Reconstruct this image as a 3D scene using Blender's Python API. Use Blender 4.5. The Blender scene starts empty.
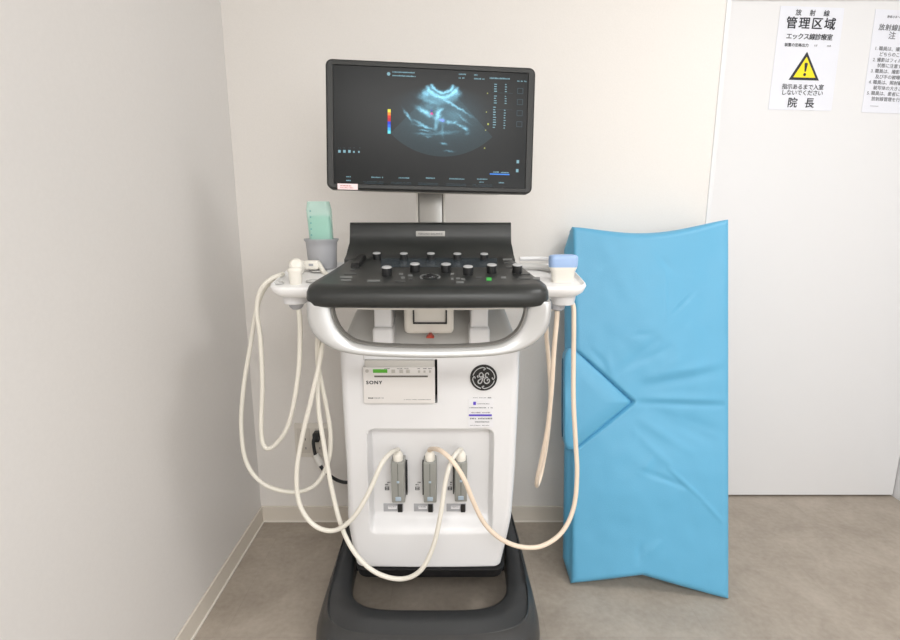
import bpy, bmesh, math, random
from mathutils import Vector, Matrix, noise
random.seed(7)
S = bpy.context.scene
COL = S.collection
R = math.radians

# ------------------------------------------------------------------ camera
CAM_H, PITCH, FPX = 1.15, R(11.5), 516.0
cd = bpy.data.cameras.new('camera'); cam = bpy.data.objects.new('camera', cd); COL.objects.link(cam)
cam.location = (0, 0, CAM_H); cam.rotation_euler = (math.pi / 2 - PITCH, 0, 0)
cd.sensor_width = 36; cd.lens = FPX / 900 * 36; cd.clip_start = .02
S.camera = cam

# ------------------------------------------------------------------ light
S.view_settings.view_transform = 'Standard'; S.view_settings.look = 'None'
S.view_settings.gamma = 1; S.view_settings.use_curve_mapping = False
S.view_settings.exposure = 0.6
w = bpy.data.worlds.new('world'); S.world = w; w.use_nodes = True
w.node_tree.nodes['Background'].inputs[0].default_value = (1, .99, .98, 1)
w.node_tree.nodes['Background'].inputs[1].default_value = .27

def area(name, loc, target, sx, sy, power, col):
    l = bpy.data.lights.new(name, 'AREA'); l.shape = 'RECTANGLE'; l.size = sx; l.size_y = sy
    l.energy = power; l.color = col
    o = bpy.data.objects.new(name, l); COL.objects.link(o); o.location = loc
    o.rotation_euler = (Vector(target) - Vector(loc)).to_track_quat('-Z', 'Y').to_euler()
    return o
area('ceiling_panel_lamp', (1.32, .62, 2.36), (1.32, .63, 0), .38, .38, 9.6, (1, .99, .98))
area('ceiling_panel_lamp_rear', (.3, -1.2, 2.36), (.3, -1.0, 0), 1.4, .8, 28, (1, .99, .98))
area('window_daylight', (1.2, -1.9, 1.5), (.2, 1.5, .9), 1.2, 1.1, 11, (.96, .98, 1))

# ------------------------------------------------------------------ helpers
def P(px, py, Y):
    """world point at depth Y (metres into the room) seen at photo pixel px,py"""
    a, b = (px - 450) / FPX, (320 - py) / FPX
    d = Vector((a, math.cos(PITCH) + b * math.sin(PITCH), -math.sin(PITCH) + b * math.cos(PITCH)))
    t = Y / d.y
    return Vector((a * t, Y, CAM_H + d.z * t))

def srgb(r, g, b):
    f = lambda c: (c / 255 / 12.92) if c <= 10 else ((c / 255 + .055) / 1.055) ** 2.4
    return (f(r), f(g), f(b), 1)

def mat(name, col, rough=.5, metal=0, bump=0, scale=30, var=0, emit=None, estr=1, coat=0, spec=None):
    m = bpy.data.materials.new(name); m.use_nodes = True
    nt = m.node_tree; b = nt.nodes['Principled BSDF']
    b.inputs['Base Color'].default_value = col
    b.inputs['Roughness'].default_value = rough; b.inputs['Metallic'].default_value = metal
    if spec is not None: b.inputs['Specular IOR Level'].default_value = spec
    if coat: b.inputs['Coat Weight'].default_value = coat
    tc = nt.nodes.new('ShaderNodeTexCoord')
    n = nt.nodes.new('ShaderNodeTexNoise'); n.inputs['Scale'].default_value = scale; n.inputs['Detail'].default_value = 5
    nt.links.new(tc.outputs['Object'], n.inputs['Vector'])
    if var:
        r = nt.nodes.new('ShaderNodeValToRGB')
        c = col[:3]
        r.color_ramp.elements[0].position = .3; r.color_ramp.elements[1].position = .7
        r.color_ramp.elements[0].color = tuple(x * (1 - var) for x in c) + (1,)
        r.color_ramp.elements[1].color = tuple(min(1, x * (1 + var)) for x in c) + (1,)
        nt.links.new(n.outputs['Fac'], r.inputs['Fac']); nt.links.new(r.outputs['Color'], b.inputs['Base Color'])
    if bump:
        bp = nt.nodes.new('ShaderNodeBump'); bp.inputs['Strength'].default_value = bump; bp.inputs['Distance'].default_value = .002
        nt.links.new(n.outputs['Fac'], bp.inputs['Height']); nt.links.new(bp.outputs['Normal'], b.inputs['Normal'])
    if emit:
        b.inputs['Emission Color'].default_value = emit; b.inputs['Emission Strength'].default_value = estr
    return m

def origin(o):
    v = Vector((0, 0, 0))
    while o: v += o.location; o = o.parent
    return v

def obj(name, bm, m, parent=None, smooth=35, loc=None):
    """one mesh object from world-space geometry"""
    me = bpy.data.meshes.new(name)
    off = origin(parent) if parent else Vector(loc or (0, 0, 0))
    bmesh.ops.recalc_face_normals(bm, faces=bm.faces[:])
    bmesh.ops.translate(bm, verts=bm.verts[:], vec=-off)
    bm.to_mesh(me); bm.free()
    for mm in (m if isinstance(m, (list, tuple)) else [m]): me.materials.append(mm)
    if smooth:
        for p in me.polygons: p.use_smooth = True
        me.set_sharp_from_angle(angle=R(smooth))
        for p in me.polygons:
            if len(p.vertices) > 16: p.use_smooth = False
    o = bpy.data.objects.new(name, me); COL.objects.link(o)
    if parent: o.parent = parent
    else: o.location = off
    return o

def thing(name, label, cat, loc, group=None):
    o = bpy.data.objects.new(name, None); COL.objects.link(o); o.location = loc
    o.empty_display_size = .05
    o['label'] = label; o['category'] = cat
    if group: o['group'] = group
    return o

def tag(o, label=None, cat=None, group=None, kind=None):
    for k, v in (('label', label), ('category', cat), ('group', group), ('kind', kind)):
        if v: o[k] = v
    return o

def box(bm, x0, x1, y0, y1, z0, z1, r=0, seg=3):
    vs = [bm.verts.new((x, y, z)) for x in (x0, x1) for y in (y0, y1) for z in (z0, z1)]
    fs = [bm.faces.new([vs[i] for i in q]) for q in ((0, 1, 3, 2), (4, 6, 7, 5), (0, 4, 5, 1), (2, 3, 7, 6), (0, 2, 6, 4), (1, 5, 7, 3))]
    if r:
        es = list({e for f in fs for e in f.edges})
        bmesh.ops.bevel(bm, geom=es, offset=r, segments=seg, profile=.5, affect='EDGES')
    return bm

def BX(*a, **k): return box(bmesh.new(), *a, **k)

def loft(bm, rings, close=True, caps=True, ring_close=False):
    rv = [[bm.verts.new(p) for p in ring] for ring in rings]
    n = len(rv[0]); m = len(rv)
    for i in range(m if ring_close else m - 1):
        a, b = rv[i], rv[(i + 1) % m]
        for j in range(n if close else n - 1):
            k = (j + 1) % n
            bm.faces.new((a[j], a[k], b[k], b[j]))
    if caps and not ring_close and close:
        bm.faces.new(rv[0][::-1]); bm.faces.new(rv[-1])
    return rv

def lathe(bm, c, prof, n=24, sx=1, sy=1, M=None):
    """prof: list of (r, z) from bottom to top"""
    rings = []
    for r, z in prof:
        ring = []
        for i in range(n):
            a = 2 * math.pi * i / n
            p = Vector((math.cos(a) * r * sx, math.sin(a) * r * sy, z))
            if M is not None: p = M @ p
            ring.append(p + Vector(c))
        rings.append(ring)
    loft(bm, rings)
    return bm

def catmull(pts, sub=10):
    out = []; n = len(pts)
    for i in range(n - 1):
        p0, p1, p2, p3 = pts[max(i - 1, 0)], pts[i], pts[i + 1], pts[min(i + 2, n - 1)]
        for k in range(sub):
            t = k / sub
            out.append(.5 * ((2 * p1) + (p2 - p0) * t + (2 * p0 - 5 * p1 + 4 * p2 - p3) * t * t + (3 * p1 - p0 - 3 * p2 + p3) * t ** 3))
    out.append(pts[-1]); return out

def tube(bm, pts, r, n=10, sub=8, rad=None):
    pts = [Vector(p) for p in pts]
    path = catmull(pts, sub) if sub > 1 else pts
    path = [p for i, p in enumerate(path) if i == 0 or (p - path[i - 1]).length > 1e-5]
    t = (path[1] - path[0]).normalized()
    up = Vector((0, 0, 1)) if abs(t.z) < .9 else Vector((1, 0, 0))
    nrm = t.cross(up).normalized(); rings = []
    for i, p in enumerate(path):
        t = (path[min(i + 1, len(path) - 1)] - path[max(i - 1, 0)]).normalized()
        nrm = (nrm - t * nrm.dot(t)).normalized(); bn = t.cross(nrm)
        rr = rad(i / (len(path) - 1)) if rad else r
        rings.append([p + (nrm * math.cos(2 * math.pi * j / n) + bn * math.sin(2 * math.pi * j / n)) * rr for j in range(n)])
    loft(bm, rings); return bm

def rrect(cx, cy, hw, hh, r, seg=6):
    pts = []
    for qx, qy, a0 in ((1, 1, 0), (-1, 1, 90), (-1, -1, 180), (1, -1, 270)):
        for k in range(seg + 1):
            a = R(a0 + 90 * k / seg)
            pts.append((cx + qx * (hw - r) + r * math.cos(a), cy + qy * (hh - r) + r * math.sin(a)))
    return pts

def sm(t):
    t = max(0, min(1, t)); return t * t * (3 - 2 * t)

def frame(o, x, y):
    """matrix with local +x along x, local +y along y, from o; +z normal"""
    x = x.normalized(); z = x.cross(y).normalized(); y = z.cross(x)
    M = Matrix((x, y, z)).transposed().to_4x4(); M.translation = o; return M

def text(bm, s, size, M, align='LEFT', spacing=1, bold=0, sx=1):
    """flat printed letters in the plane of M"""
    c = bpy.data.curves.new('t', 'FONT'); c.body = s; c.size = size; c.align_x = align
    c.space_character = spacing; c.resolution_u = 3
    o = bpy.data.objects.new('t', c); COL.objects.link(o)
    me = o.to_mesh(); t = bmesh.new(); t.from_mesh(me); o.to_mesh_clear()
    t.verts.index_update()
    for n, (dx, dy) in enumerate(((0, 0), (bold, 0), (0, bold * .7), (bold, bold * .7)) if bold else ((0, 0),)):
        vm = [bm.verts.new(M @ Vector((v.co.x * sx + dx - bold / 2, v.co.y + dy - bold / 2, v.co.z + n * .00004))) for v in t.verts]
        for f in t.faces:
            try: bm.faces.new([vm[v.index] for v in f.verts])
            except ValueError: pass
    t.free(); bpy.data.objects.remove(o); bpy.data.curves.remove(c)

def bars(bm, M, x, y, wid, h, cell, gap=.35, fill=.85):
    """a line of tiny unreadable print: short strokes"""
    cx = x
    while cx < x + wid:
        w_ = cell * (1 - gap) * random.uniform(.7, 1.1)
        if random.random() < fill:
            h_ = h * random.uniform(.7, 1)
            bm.faces.new([bm.verts.new(M @ Vector(p)) for p in ((cx, y, 0), (cx + w_, y, 0), (cx + w_, y + h_, 0), (cx, y + h_, 0))])
        cx += cell

def quad(bm, M, x0, x1, y0, y1, z=0):
    bm.faces.new([bm.verts.new(M @ Vector(p)) for p in ((x0, y0, z), (x1, y0, z), (x1, y1, z), (x0, y1, z))])

# ------------------------------------------------------------------ materials
M_WALL = mat('wall_paint', srgb(233, 229, 224), .62, bump=.12, scale=260, var=.012)
M_WALLL = mat('left_wall_panel', srgb(228, 225, 222), .42, bump=.08, scale=120, var=.01)
M_DOOR = mat('door_laminate', srgb(232, 232, 233), .4, bump=.05, scale=200)
M_BASE = mat('baseboard_vinyl', srgb(222, 214, 202), .5)
M_BASEEDGE = mat('baseboard_caulk', srgb(236, 231, 222), .5)
M_GAP = mat('gap_shade_dark', srgb(40, 38, 34), .8)
M_WHITE = mat('white_plastic', srgb(229, 229, 230), .32, bump=.03, scale=300)
M_TRAY = mat('tray_white', srgb(241, 240, 239), .3)
M_OFFW = mat('warm_white_plastic', srgb(226, 222, 214), .4)
M_GREYP = mat('light_grey_plastic', srgb(190, 189, 186), .4)
M_CUP = mat('holder_grey', srgb(170, 171, 175), .45)
M_DARK = mat('charcoal_plastic', srgb(40, 42, 41), .36, bump=.12, scale=900)
M_BASEP = mat('base_charcoal', srgb(60, 61, 62), .3, bump=.15, scale=700)
M_BEZEL = mat('bezel_charcoal', srgb(42, 43, 42), .42, spec=.35, bump=.05, scale=700)
M_BLACK = mat('black_rubber', srgb(22, 22, 23), .5)
M_KNOB = mat('knob_black', srgb(26, 27, 28), .35)
M_KCAP = mat('knob_cap_silver', srgb(205, 206, 207), .3, metal=.25)
M_SILVER = mat('silver_paint', srgb(176, 174, 170), .33, metal=.35)
M_STEEL = mat('brushed_metal', srgb(150, 149, 146), .3, metal=.8)
M_TOUCH = mat('touch_strip', srgb(56, 64, 70), .25)
M_KEY = mat('key_grey', srgb(70, 72, 72), .4)
M_KEYL = mat('key_light', srgb(118, 120, 119), .4)
M_GREENLED = mat('green_key', srgb(60, 170, 70), .4, emit=srgb(70, 220, 90), estr=.12)
M_CABLE = mat('cable_cream', srgb(234, 230, 219), .45)
M_CABLEB = mat('cable_beige', srgb(236, 218, 198), .45)
M_PROBE = mat('probe_cream', srgb(240, 236, 226), .35)
M_PROBEBLUE = mat('probe_blue', srgb(158, 186, 226), .4)
M_CONN = mat('connector_grey', srgb(148, 149, 144), .4)
M_CONNB = mat('connector_button', srgb(170, 186, 200), .3)
M_INK = mat('printed_ink', srgb(42, 44, 50), .6)
M_INKG = mat('printed_ink_grey', srgb(120, 122, 126), .6)
M_PAPER = mat('laminated_paper', srgb(233, 235, 243), .35)
M_YEL = mat('warning_yellow', srgb(250, 228, 20), .5)
M_CORD = mat('cord_black', srgb(34, 36, 38), .5)
M_TAG = mat('cord_tag', srgb(238, 236, 230), .5)
M_PLATE = mat('outlet_plastic', srgb(222, 216, 206), .4)
M_PLATED = mat('outlet_socket', srgb(208, 202, 192), .4)
M_PRT = mat('printer_front', srgb(228, 225, 222), .42)
M_PRTT = mat('printer_top_band', srgb(194, 191, 185), .42)
M_LCD = mat('green_display', srgb(70, 140, 40), .3, emit=srgb(80, 160, 40), estr=.25)
M_STK = mat('sticker_white', srgb(230, 230, 233), .4)
M_PURP = mat('sticker_purple', srgb(90, 70, 190), .4)
M_PINK = mat('sticker_pink', srgb(244, 220, 222), .4)
M_RED = mat('warning_red', srgb(170, 60, 40), .5)

def floor_mat():
    m = bpy.data.materials.new('floor_vinyl'); m.use_nodes = True; nt = m.node_tree; b = nt.nodes['Principled BSDF']
    tc = nt.nodes.new('ShaderNodeTexCoord')
    n1 = nt.nodes.new('ShaderNodeTexNoise'); n1.inputs['Scale'].default_value = 5; n1.inputs['Detail'].default_value = 8; n1.inputs['Roughness'].default_value = .65
    n1.inputs['Distortion'].default_value = .4
    n2 = nt.nodes.new('ShaderNodeTexNoise'); n2.inputs['Scale'].default_value = 60; n2.inputs['Detail'].default_value = 6
    nt.links.new(tc.outputs['Object'], n1.inputs['Vector']); nt.links.new(tc.outputs['Object'], n2.inputs['Vector'])
    mx = nt.nodes.new('ShaderNodeMath'); mx.operation = 'MULTIPLY_ADD'; mx.inputs[1].default_value = .35
    nt.links.new(n2.outputs['Fac'], mx.inputs[0]); nt.links.new(n1.outputs['Fac'], mx.inputs[2])
    r = nt.nodes.new('ShaderNodeValToRGB')
    r.color_ramp.elements[0].position = .42; r.color_ramp.elements[0].color = srgb(153, 142, 129)
    r.color_ramp.elements[1].position = .9; r.color_ramp.elements[1].color = srgb(186, 175, 162)
    nt.links.new(mx.outputs[0], r.inputs['Fac'])
    # faint plank tone differences
    br = nt.nodes.new('ShaderNodeTexBrick'); br.inputs['Scale'].default_value = 1
    br.inputs['Color1'].default_value = (1, 1, 1, 1); br.inputs['Color2'].default_value = (.93, .93, .93, 1)
    br.inputs['Mortar'].default_value = (.9, .9, .9, 1); br.inputs['Mortar Size'].default_value = .001
    br.inputs['Brick Width'].default_value = .45; br.inputs['Row Height'].default_value = .45
    mp = nt.nodes.new('ShaderNodeMapping'); mp.inputs['Location'].default_value = (.18, .12, 0)
    nt.links.new(tc.outputs['Object'], mp.inputs['Vector']); nt.links.new(mp.outputs['Vector'], br.inputs['Vector'])
    mm = nt.nodes.new('ShaderNodeMix'); mm.data_type = 'RGBA'; mm.blend_type = 'MULTIPLY'; mm.inputs['Factor'].default_value = 1
    nt.links.new(r.outputs['Color'], mm.inputs['A']); nt.links.new(br.outputs['Color'], mm.inputs['B'])
    nt.links.new(mm.outputs['Result'], b.inputs['Base Color'])
    b.inputs['Roughness'].default_value = .55
    bp = nt.nodes.new('ShaderNodeBump'); bp.inputs['Strength'].default_value = .15; bp.inputs['Distance'].default_value = .002
    nt.links.new(n2.outputs['Fac'], bp.inputs['Height']); nt.links.new(bp.outputs['Normal'], b.inputs['Normal'])
    return m
M_FLOOR = floor_mat()

# ------------------------------------------------------------------ room
XL, XR, YB, YD, YF, ZC = -.722, 1.846, 1.79, 1.96, -2.1, 2.4
XE = .882                                                     # right end of the thick back wall
def struct(name, bm, m, smooth=0): return tag(obj(name, bm, m, smooth=smooth), kind='structure')
struct('floor', BX(XL - .1, XR + .1, YF - .1, YD + .1, -.06, 0), M_FLOOR)
struct('ceiling', BX(XL - .1, XR + .1, YF - .1, YD + .1, ZC, ZC + .06), mat('ceiling_white', srgb(238, 237, 234), .8))
struct('wall_left', BX(XL - .1, XL, YF - .1, YD + .1, 0, ZC), M_WALLL)
struct('wall_back', BX(XL - .02, XE, YB, YD + .1, 0, ZC, r=.004, seg=2), M_WALL)
struct('wall_right', BX(XR, XR + .1, YF - .1, YD + .1, 0, ZC), M_DOOR)
struct('wall_front', BX(XL, XR, YF - .1, YF, 0, ZC), M_WALL)
struct('door_1', BX(XE + .001, XR - .004, YD, YD + .04, .009, 1.8755), M_DOOR)
struct('trim_1', BX(XE + .001, XR - .001, YD - .012, YD + .05, 1.8758, ZC - .001), M_WALL)     # panel above the sliding door
struct('trim_2', BX(XE - .012, XE + .003, YB - .003, YB + .012, 0, ZC - .001, r=.0015, seg=2), M_DOOR)   # white corner bead
struct('door_gap_shade', BX(XE + .001, XR - .001, YD + .045, YD + .1, 0, ZC), M_GAP)                 # slab behind the door, coloured dark as the shade in its gaps
b = BX(XL + .0005, XL + .008, YF, YB - .009, 0, .062, r=.002, seg=2)
struct('baseboard_left', b, M_BASE)
b = BX(XL + .0005, XE - .013, YB - .008, YB + .002, 0, .062, r=.002, seg=2)
struct('baseboard_back', b, M_BASE)
struct('trim_4', BX(XL + .008, XL + .0125, YF, YB - .012, 0, .004), M_BASEEDGE)              # sealant line at the foot of the left baseboard
struct('trim_5', BX(XL + .008, XE - .02, YB - .0125, YB - .008, 0, .004), M_BASEEDGE)

# ------------------------------------------------------------------ ultrasound machine
CX = -.052
um = thing('ultrasound_machine', 'white and charcoal ultrasound cart with monitor, knob console and round emblem', 'ultrasound machine', (CX, 1.38, 0))

# --- body
YFR = 1.27
def rsdf(x, z, cx, cz, hw, hh, r):
    qx, qz = abs(x - cx) - hw + r, abs(z - cz) - hh + r
    return math.hypot(max(qx, 0), max(qz, 0)) + min(max(qx, qz), 0) - r
a, c = P(366, 429, YFR), P(492.5, 536, YFR)
RC = ((a.x + c.x) / 2, (a.z + c.z) / 2, (c.x - a.x) / 2, (a.z - c.z) / 2)
a, c = P(364.5, 359.8, YFR), P(437.2, 402.0, YFR)
PB = ((a.x + c.x) / 2, (a.z + c.z) / 2, (c.x - a.x) / 2, (a.z - c.z) / 2)
def recess(x, z):
    d = .034 * sm(-rsdf(x, z, *RC, .022) / .011) * sm((z - (RC[1] - RC[3])) / .055)
    if rsdf(x, z, *PB, .002) < 0: d = .055
    return d
ZB, ZT = .186, .822
def hwid(z): return .2325 - .006 * sm((.75 - z) / .45) - .024 * max(0, min(1, (.34 - z) / .154)) ** 1.3
nx, nz = 190, 250
bm = bmesh.new(); rings = []
zs = [ZB + (ZT - ZB) * k / nz for k in range(nz + 1)]
for z in zs:
    h = hwid(z); rc = .022; ring = []
    cxz = CX - .008 * sm((.5 - z) / .3)
    ez = min(z - ZB, ZT - z); er = .008
    ins = er - math.sqrt(max(0, er * er - (er - ez) ** 2)) if ez < er else 0
    for i in range(nx + 1):
        u = -1 + 2 * i / nx; x = u * h
        dx = h - abs(x)
        y = YFR + (rc - math.sqrt(max(0, rc * rc - (rc - dx) ** 2)) if dx < rc else 0) + recess(cxz + x, z) + .004 * u * u
        ring.append((cxz + x * (1 - ins / h), y + ins, z))
    ring.append((cxz + h - ins, 1.60, z)); ring.append((cxz + h - .03, 1.63 - ins, z))
    ring.append((cxz - h + .03, 1.63 - ins, z)); ring.append((cxz - h + ins, 1.60, z))
    rings.append(ring)
loft(bm, rings)
body = obj('body_cabinet', bm, M_WHITE, um, smooth=40)
# black sheet at the back of the printer bay, its colour standing in for shade
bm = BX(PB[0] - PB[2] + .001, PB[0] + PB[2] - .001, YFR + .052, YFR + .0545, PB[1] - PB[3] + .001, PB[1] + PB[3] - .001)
obj('bay_shade_sheet', bm, M_BLACK, body, smooth=0)
# thin seam above the printer bay
a = P(363, 349, YFR)
obj('panel_seam', BX(a.x, a.x + .0012, YFR - .0008, YFR + .003, PB[1] + PB[3], ZT - .004), M_GREYP, body, smooth=0)

# --- sloped shroud between body and console
bm = bmesh.new(); rings = []
for t in [k / 8 for k in range(9)]:
    z = .815 + .155 * t; h = .2305 - .056 * t; y0 = 1.285 + .13 * sm(t * .9 + .05)
    rings.append([(CX + x, y, z) for x, y in [(p[0], p[1]) for p in rrect(0, (y0 + 1.58) / 2, h, (1.58 - y0) / 2, .02)]])
loft(bm, rings)
shroud = obj('upper_shroud', bm, M_GREYP, um)
for x0, x1 in ((374.5, 392), (470.5, 488)):
    a = P(x0, 325, 1.27); c = P(x1, 325, 1.27)
    obj('support_pillar', BX(a.x, c.x, 1.262, 1.36, .83, .975, r=.006), M_WHITE, um)
    obj('pillar_foot', BX(a.x - .004, c.x + .004, 1.25, 1.35, .818, .876, r=.010, seg=4), M_WHITE, um)
a, c = P(404, 336, 1.26), P(454, 310, 1.26)
bm = BX(a.x, c.x, 1.262, 1.36, a.z + .004, .965, r=.012, seg=4)
latch = obj('latch_box', bm, M_OFFW, um)
a, c = P(413, 324, 1.258), P(447, 306, 1.258)
bm = bmesh.new()
box(bm, a.x, a.x + .0035, 1.257, 1.266, a.z, .958); box(bm, c.x - .0035, c.x, 1.257, 1.266, a.z, .958); box(bm, a.x, c.x, 1.257, 1.266, a.z, a.z + .004)
obj('latch_outline', bm, M_BLACK, latch, smooth=0)
a = P(430, 337, 1.235)
bm = bmesh.new(); loft(bm, [[(a.x - .010, y, a.z - .0035), (a.x + .010, y, a.z - .0035), (a.x + .003, y, a.z + .005), (a.x - .003, y, a.z + .005)] for y in (1.236, 1.262)])
obj('release_marker', bm, M_RED, um, smooth=0)

# --- lower skirt and wheeled base
bm = bmesh.new(); rings = []
for z, h, y0 in ((.138, .168, 1.31), (.146, .19, 1.285), (.162, .203, 1.266), (.1865, .209, 1.262)):
    rings.append([(CX - .004 + p[0], p[1], z) for p in rrect(0, (y0 + 1.6) / 2, h, (1.6 - y0) / 2, .03)])
loft(bm, rings); obj('lower_skirt', bm, M_BLACK, um)

def sup(cx, cy, a, b, e, t):
    cs, sn = math.cos(t), math.sin(t)
    return cx + a * math.copysign(abs(cs) ** (2 / e), cs), cy + b * math.copysign(abs(sn) ** (2 / e), sn)
BCX = CX - .007
bm = bmesh.new(); rings = []
N = 96
for k in range(N):
    t = 2 * math.pi * k / N
    ox, oy = sup(BCX, 1.405, 1, .315, 5.0, t); ox = BCX + (ox - BCX) * (.312 - .038 * sm((oy - 1.15) / .35))
    ix, iy = sup(BCX, 1.432, .226, .228, 4.6, t)
    # front bar bows forward slightly in the middle
    fr = sm((1.2 - oy) / .1); bow = .018 * (1 - ((ox - BCX) / .29) ** 2) * fr
    oy -= bow
    zt = .118 + .085 * sm((oy - 1.20) / .26)
    rs = .14 * fr
    prof = [(0, .075), (0, zt - .016), (.03, zt - .006), (.10, zt), (.45, zt + .001), (.60 + rs, zt + .001), (.625 + rs, zt + .007), (.640 + rs, zt + .0095), (.655 + rs, zt + .0085), (.675 + rs, zt - .003), (.80 + rs * .6, zt - .018), (.9 + rs * .3, zt - .034), (.97, zt - .052), (1, zt - .075), (.96, .045), (.6, .04), (.1, .055)]
    rings.append([(ix + (ox - ix) * s, iy + (oy - iy) * s, z) for s, z in prof])
loft(bm, rings, ring_close=True)
base = obj('base_frame', bm, M_BASEP, um, smooth=50)
bm = BX(BCX - .2, BCX + .2, 1.60, 1.67, .06, .17, r=.01); obj('rear_crossmember', bm, M_BLACK, um)
# column carrying the cabinet on the base frame
for sgn in (-1, 1):
    xx = BCX + sgn * .198
    obj('base_bracket', BX(xx - .022, xx + .022, 1.34, 1.6, .12, .215, r=.008), M_BLACK, um)
for sx_, yy in ((-1, 1.20), (1, 1.20), (-1, 1.62), (1, 1.62)):
    xx = BCX + sx_ * (.264 if yy < 1.4 else .24)
    M = Matrix.Rotation(math.pi / 2, 3, 'Y')
    bm = bmesh.new(); lathe(bm, (xx, yy, .05), [(.02, -.02), (.044, -.02), (.05, -.014), (.05, .014), (.044, .02), (.02, .02)], 28, M=M)
    cw = obj('caster_wheel', bm, M_BLACK, um)
    obj('caster_fork', BX(xx - .026, xx + .018, yy - .02, yy + .03, .05, .09, r=.01), M_BLACK, cw)

# --- console
def zc(y): return 1.003 + (y - 1.12) * .155
outl = []     # half plan, from front centre to the back right; bowed front, round corner, tapered sides
ctrl = [(0, 1.078), (.10, 1.080), (.20, 1.086), (.238, 1.093), (.259, 1.107), (.268, 1.130), (.2665, 1.158), (.252, 1.22), (.238, 1.29), (.224, 1.37), (.222, 1.45)]
half = catmull([Vector((x, y, 0)) for x, y in ctrl], 6)
plan = [(p.x, p.y) for p in half] + [(-p.x, p.y) for p in half[::-1][:-1]]
def inset(pl, d):
    out = []; n = len(pl)
    for i in range(n):
        p, q, s = Vector(pl[i - 1]), Vector(pl[i]), Vector(pl[(i + 1) % n])
        t = (s - p).normalized(); out.append((q.x - t.y * d, q.y + t.x * d))
    return out
bm = bmesh.new(); rings = []
for d, dz in ((.05, -.046), (.012, -.046), (.004, -.042), (0, -.033), (.001, -.020), (.006, -.009), (.016, -.002), (.03, 0), (.034, 0)):
    rings.append([(CX + .0025 + x, y, zc(max(y, 1.1)) + dz) for x, y in inset(plan, d)])
loft(bm, rings)
console = obj('control_console', bm, M_DARK, um, smooth=45)
# upright back panel with a concave foot
bm = bmesh.new(); rings = []
prof = [(1.345, -.001), (1.375, .004), (1.395, .014), (1.408, .028), (1.416, .05), (1.422, .078), (1.425, .0835), (1.432, .085), (1.446, .083), (1.449, .07), (1.449, -.02), (1.345, -.02)]
for u in [-1 + k / 10 for k in range(21)]:
    rings.append([(CX - .001 + u * (.2220 - .0035 * sm((dz - .002) / .03)), y - .006 * (1 - u * u) * 0, zc(1.42) + dz * .95 - (0 if y > 1.39 else (1.42 - y) * .155)) for y, dz in prof])
loft(bm, rings)
obj('console_back_panel', bm, M_DARK, console, smooth=50)
# pale underside shell
bm = bmesh.new(); pl = inset(plan, .03)
loft(bm, [[(CX + x * .97, y + .008, zc(y) + dz) for x, y in pl] for dz in (-.056, -.045)])
obj('console_underside', bm, M_OFFW, um)

def pc(px, py):            # point on the console's top plane under a pixel
    a, b = (px - 450) / FPX, (320 - py) / FPX
    d = Vector((a, math.cos(PITCH) + b * math.sin(PITCH), -math.sin(PITCH) + b * math.cos(PITCH)))
    # CAM_H + d.z t = 1.003 + (d.y t - 1.12)*.155
    t = (1.003 - 1.12 * .155 - CAM_H) / (d.z - .155 * d.y)
    return Vector((d.x * t, d.y * t, CAM_H + d.z * t))
tilt = Matrix.Rotation(math.atan(.155), 3, 'X')
def knob(px, py, r, h, cap=True):
    p = pc(px, py)
    bm = bmesh.new()
    prof = [(r, -.002), (r, h * .85), (r * .93, h)]
    n = 32; rr = []
    for q, z in prof:
        rr.append([p + tilt @ Vector((math.cos(2 * math.pi * i / n) * q * (1 - .04 * (i % 2)), math.sin(2 * math.pi * i / n) * q * (1 - .04 * (i % 2)), z)) for i in range(n)])
    loft(bm, rr); o = obj('knob', bm, [M_KNOB, M_KCAP], console, smooth=30)
    return o, p, h, r
def capped(px, py, r, h):
    p = pc(px, py); bm = bmesh.new(); n = 32
    prof = [(r, -.002, 0), (r, h - .003, 0), (r * .97, h - .0015, 0), (r * .97, h, 1), (r * .86, h + .001, 1)]
    rr = [[p + tilt @ Vector((math.cos(2 * math.pi * i / n) * q * (1 - .035 * (i % 2)), math.sin(2 * math.pi * i / n) * q * (1 - .035 * (i % 2)), z)) for i in range(n)] for q, z, _ in prof]
    loft(bm, rr)
    bm.faces.ensure_lookup_table()
    for f in bm.faces:
        zz = min((tilt.transposed() @ (v.co - p)).z for v in f.verts)
        if zz >= h - .0016: f.material_index = 1
    return obj('knob', bm, [M_KNOB, M_KCAP], console, smooth=30)
for px, py in ((377, 259), (404, 259.3), (431, 259.3), (457.3, 259.6), (484, 259.8)): capped(px, py, .0105, .016)
for px, py in ((387, 275), (415, 271.5), (446, 271.8), (468, 274.3), (491.6, 272.5), (517, 272.5)): capped(px, py, .0118, .019)
def slab(name, x0, x1, y0, y1, m, h=.0015, sink=.002, r=.0005, parent=None):
    """a key lying in the console's top plane between pixel bounds"""
    a, b_, c_, d_ = pc(x0, y1), pc(x1, y1), pc(x1 - (x1 - 430) * 0, y0), pc(x0, y0)
    nrm = tilt @ Vector((0, 0, 1)); bm = bmesh.new()
    loft(bm, [[q + nrm * z for q in (a, b_, c_, d_)] for z in (-sink, h)])
    return obj(name, bm, m, parent or console, smooth=0)
slab('touch_strip', 381, 497, 258.5, 267, M_TOUCH, .0012)
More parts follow.
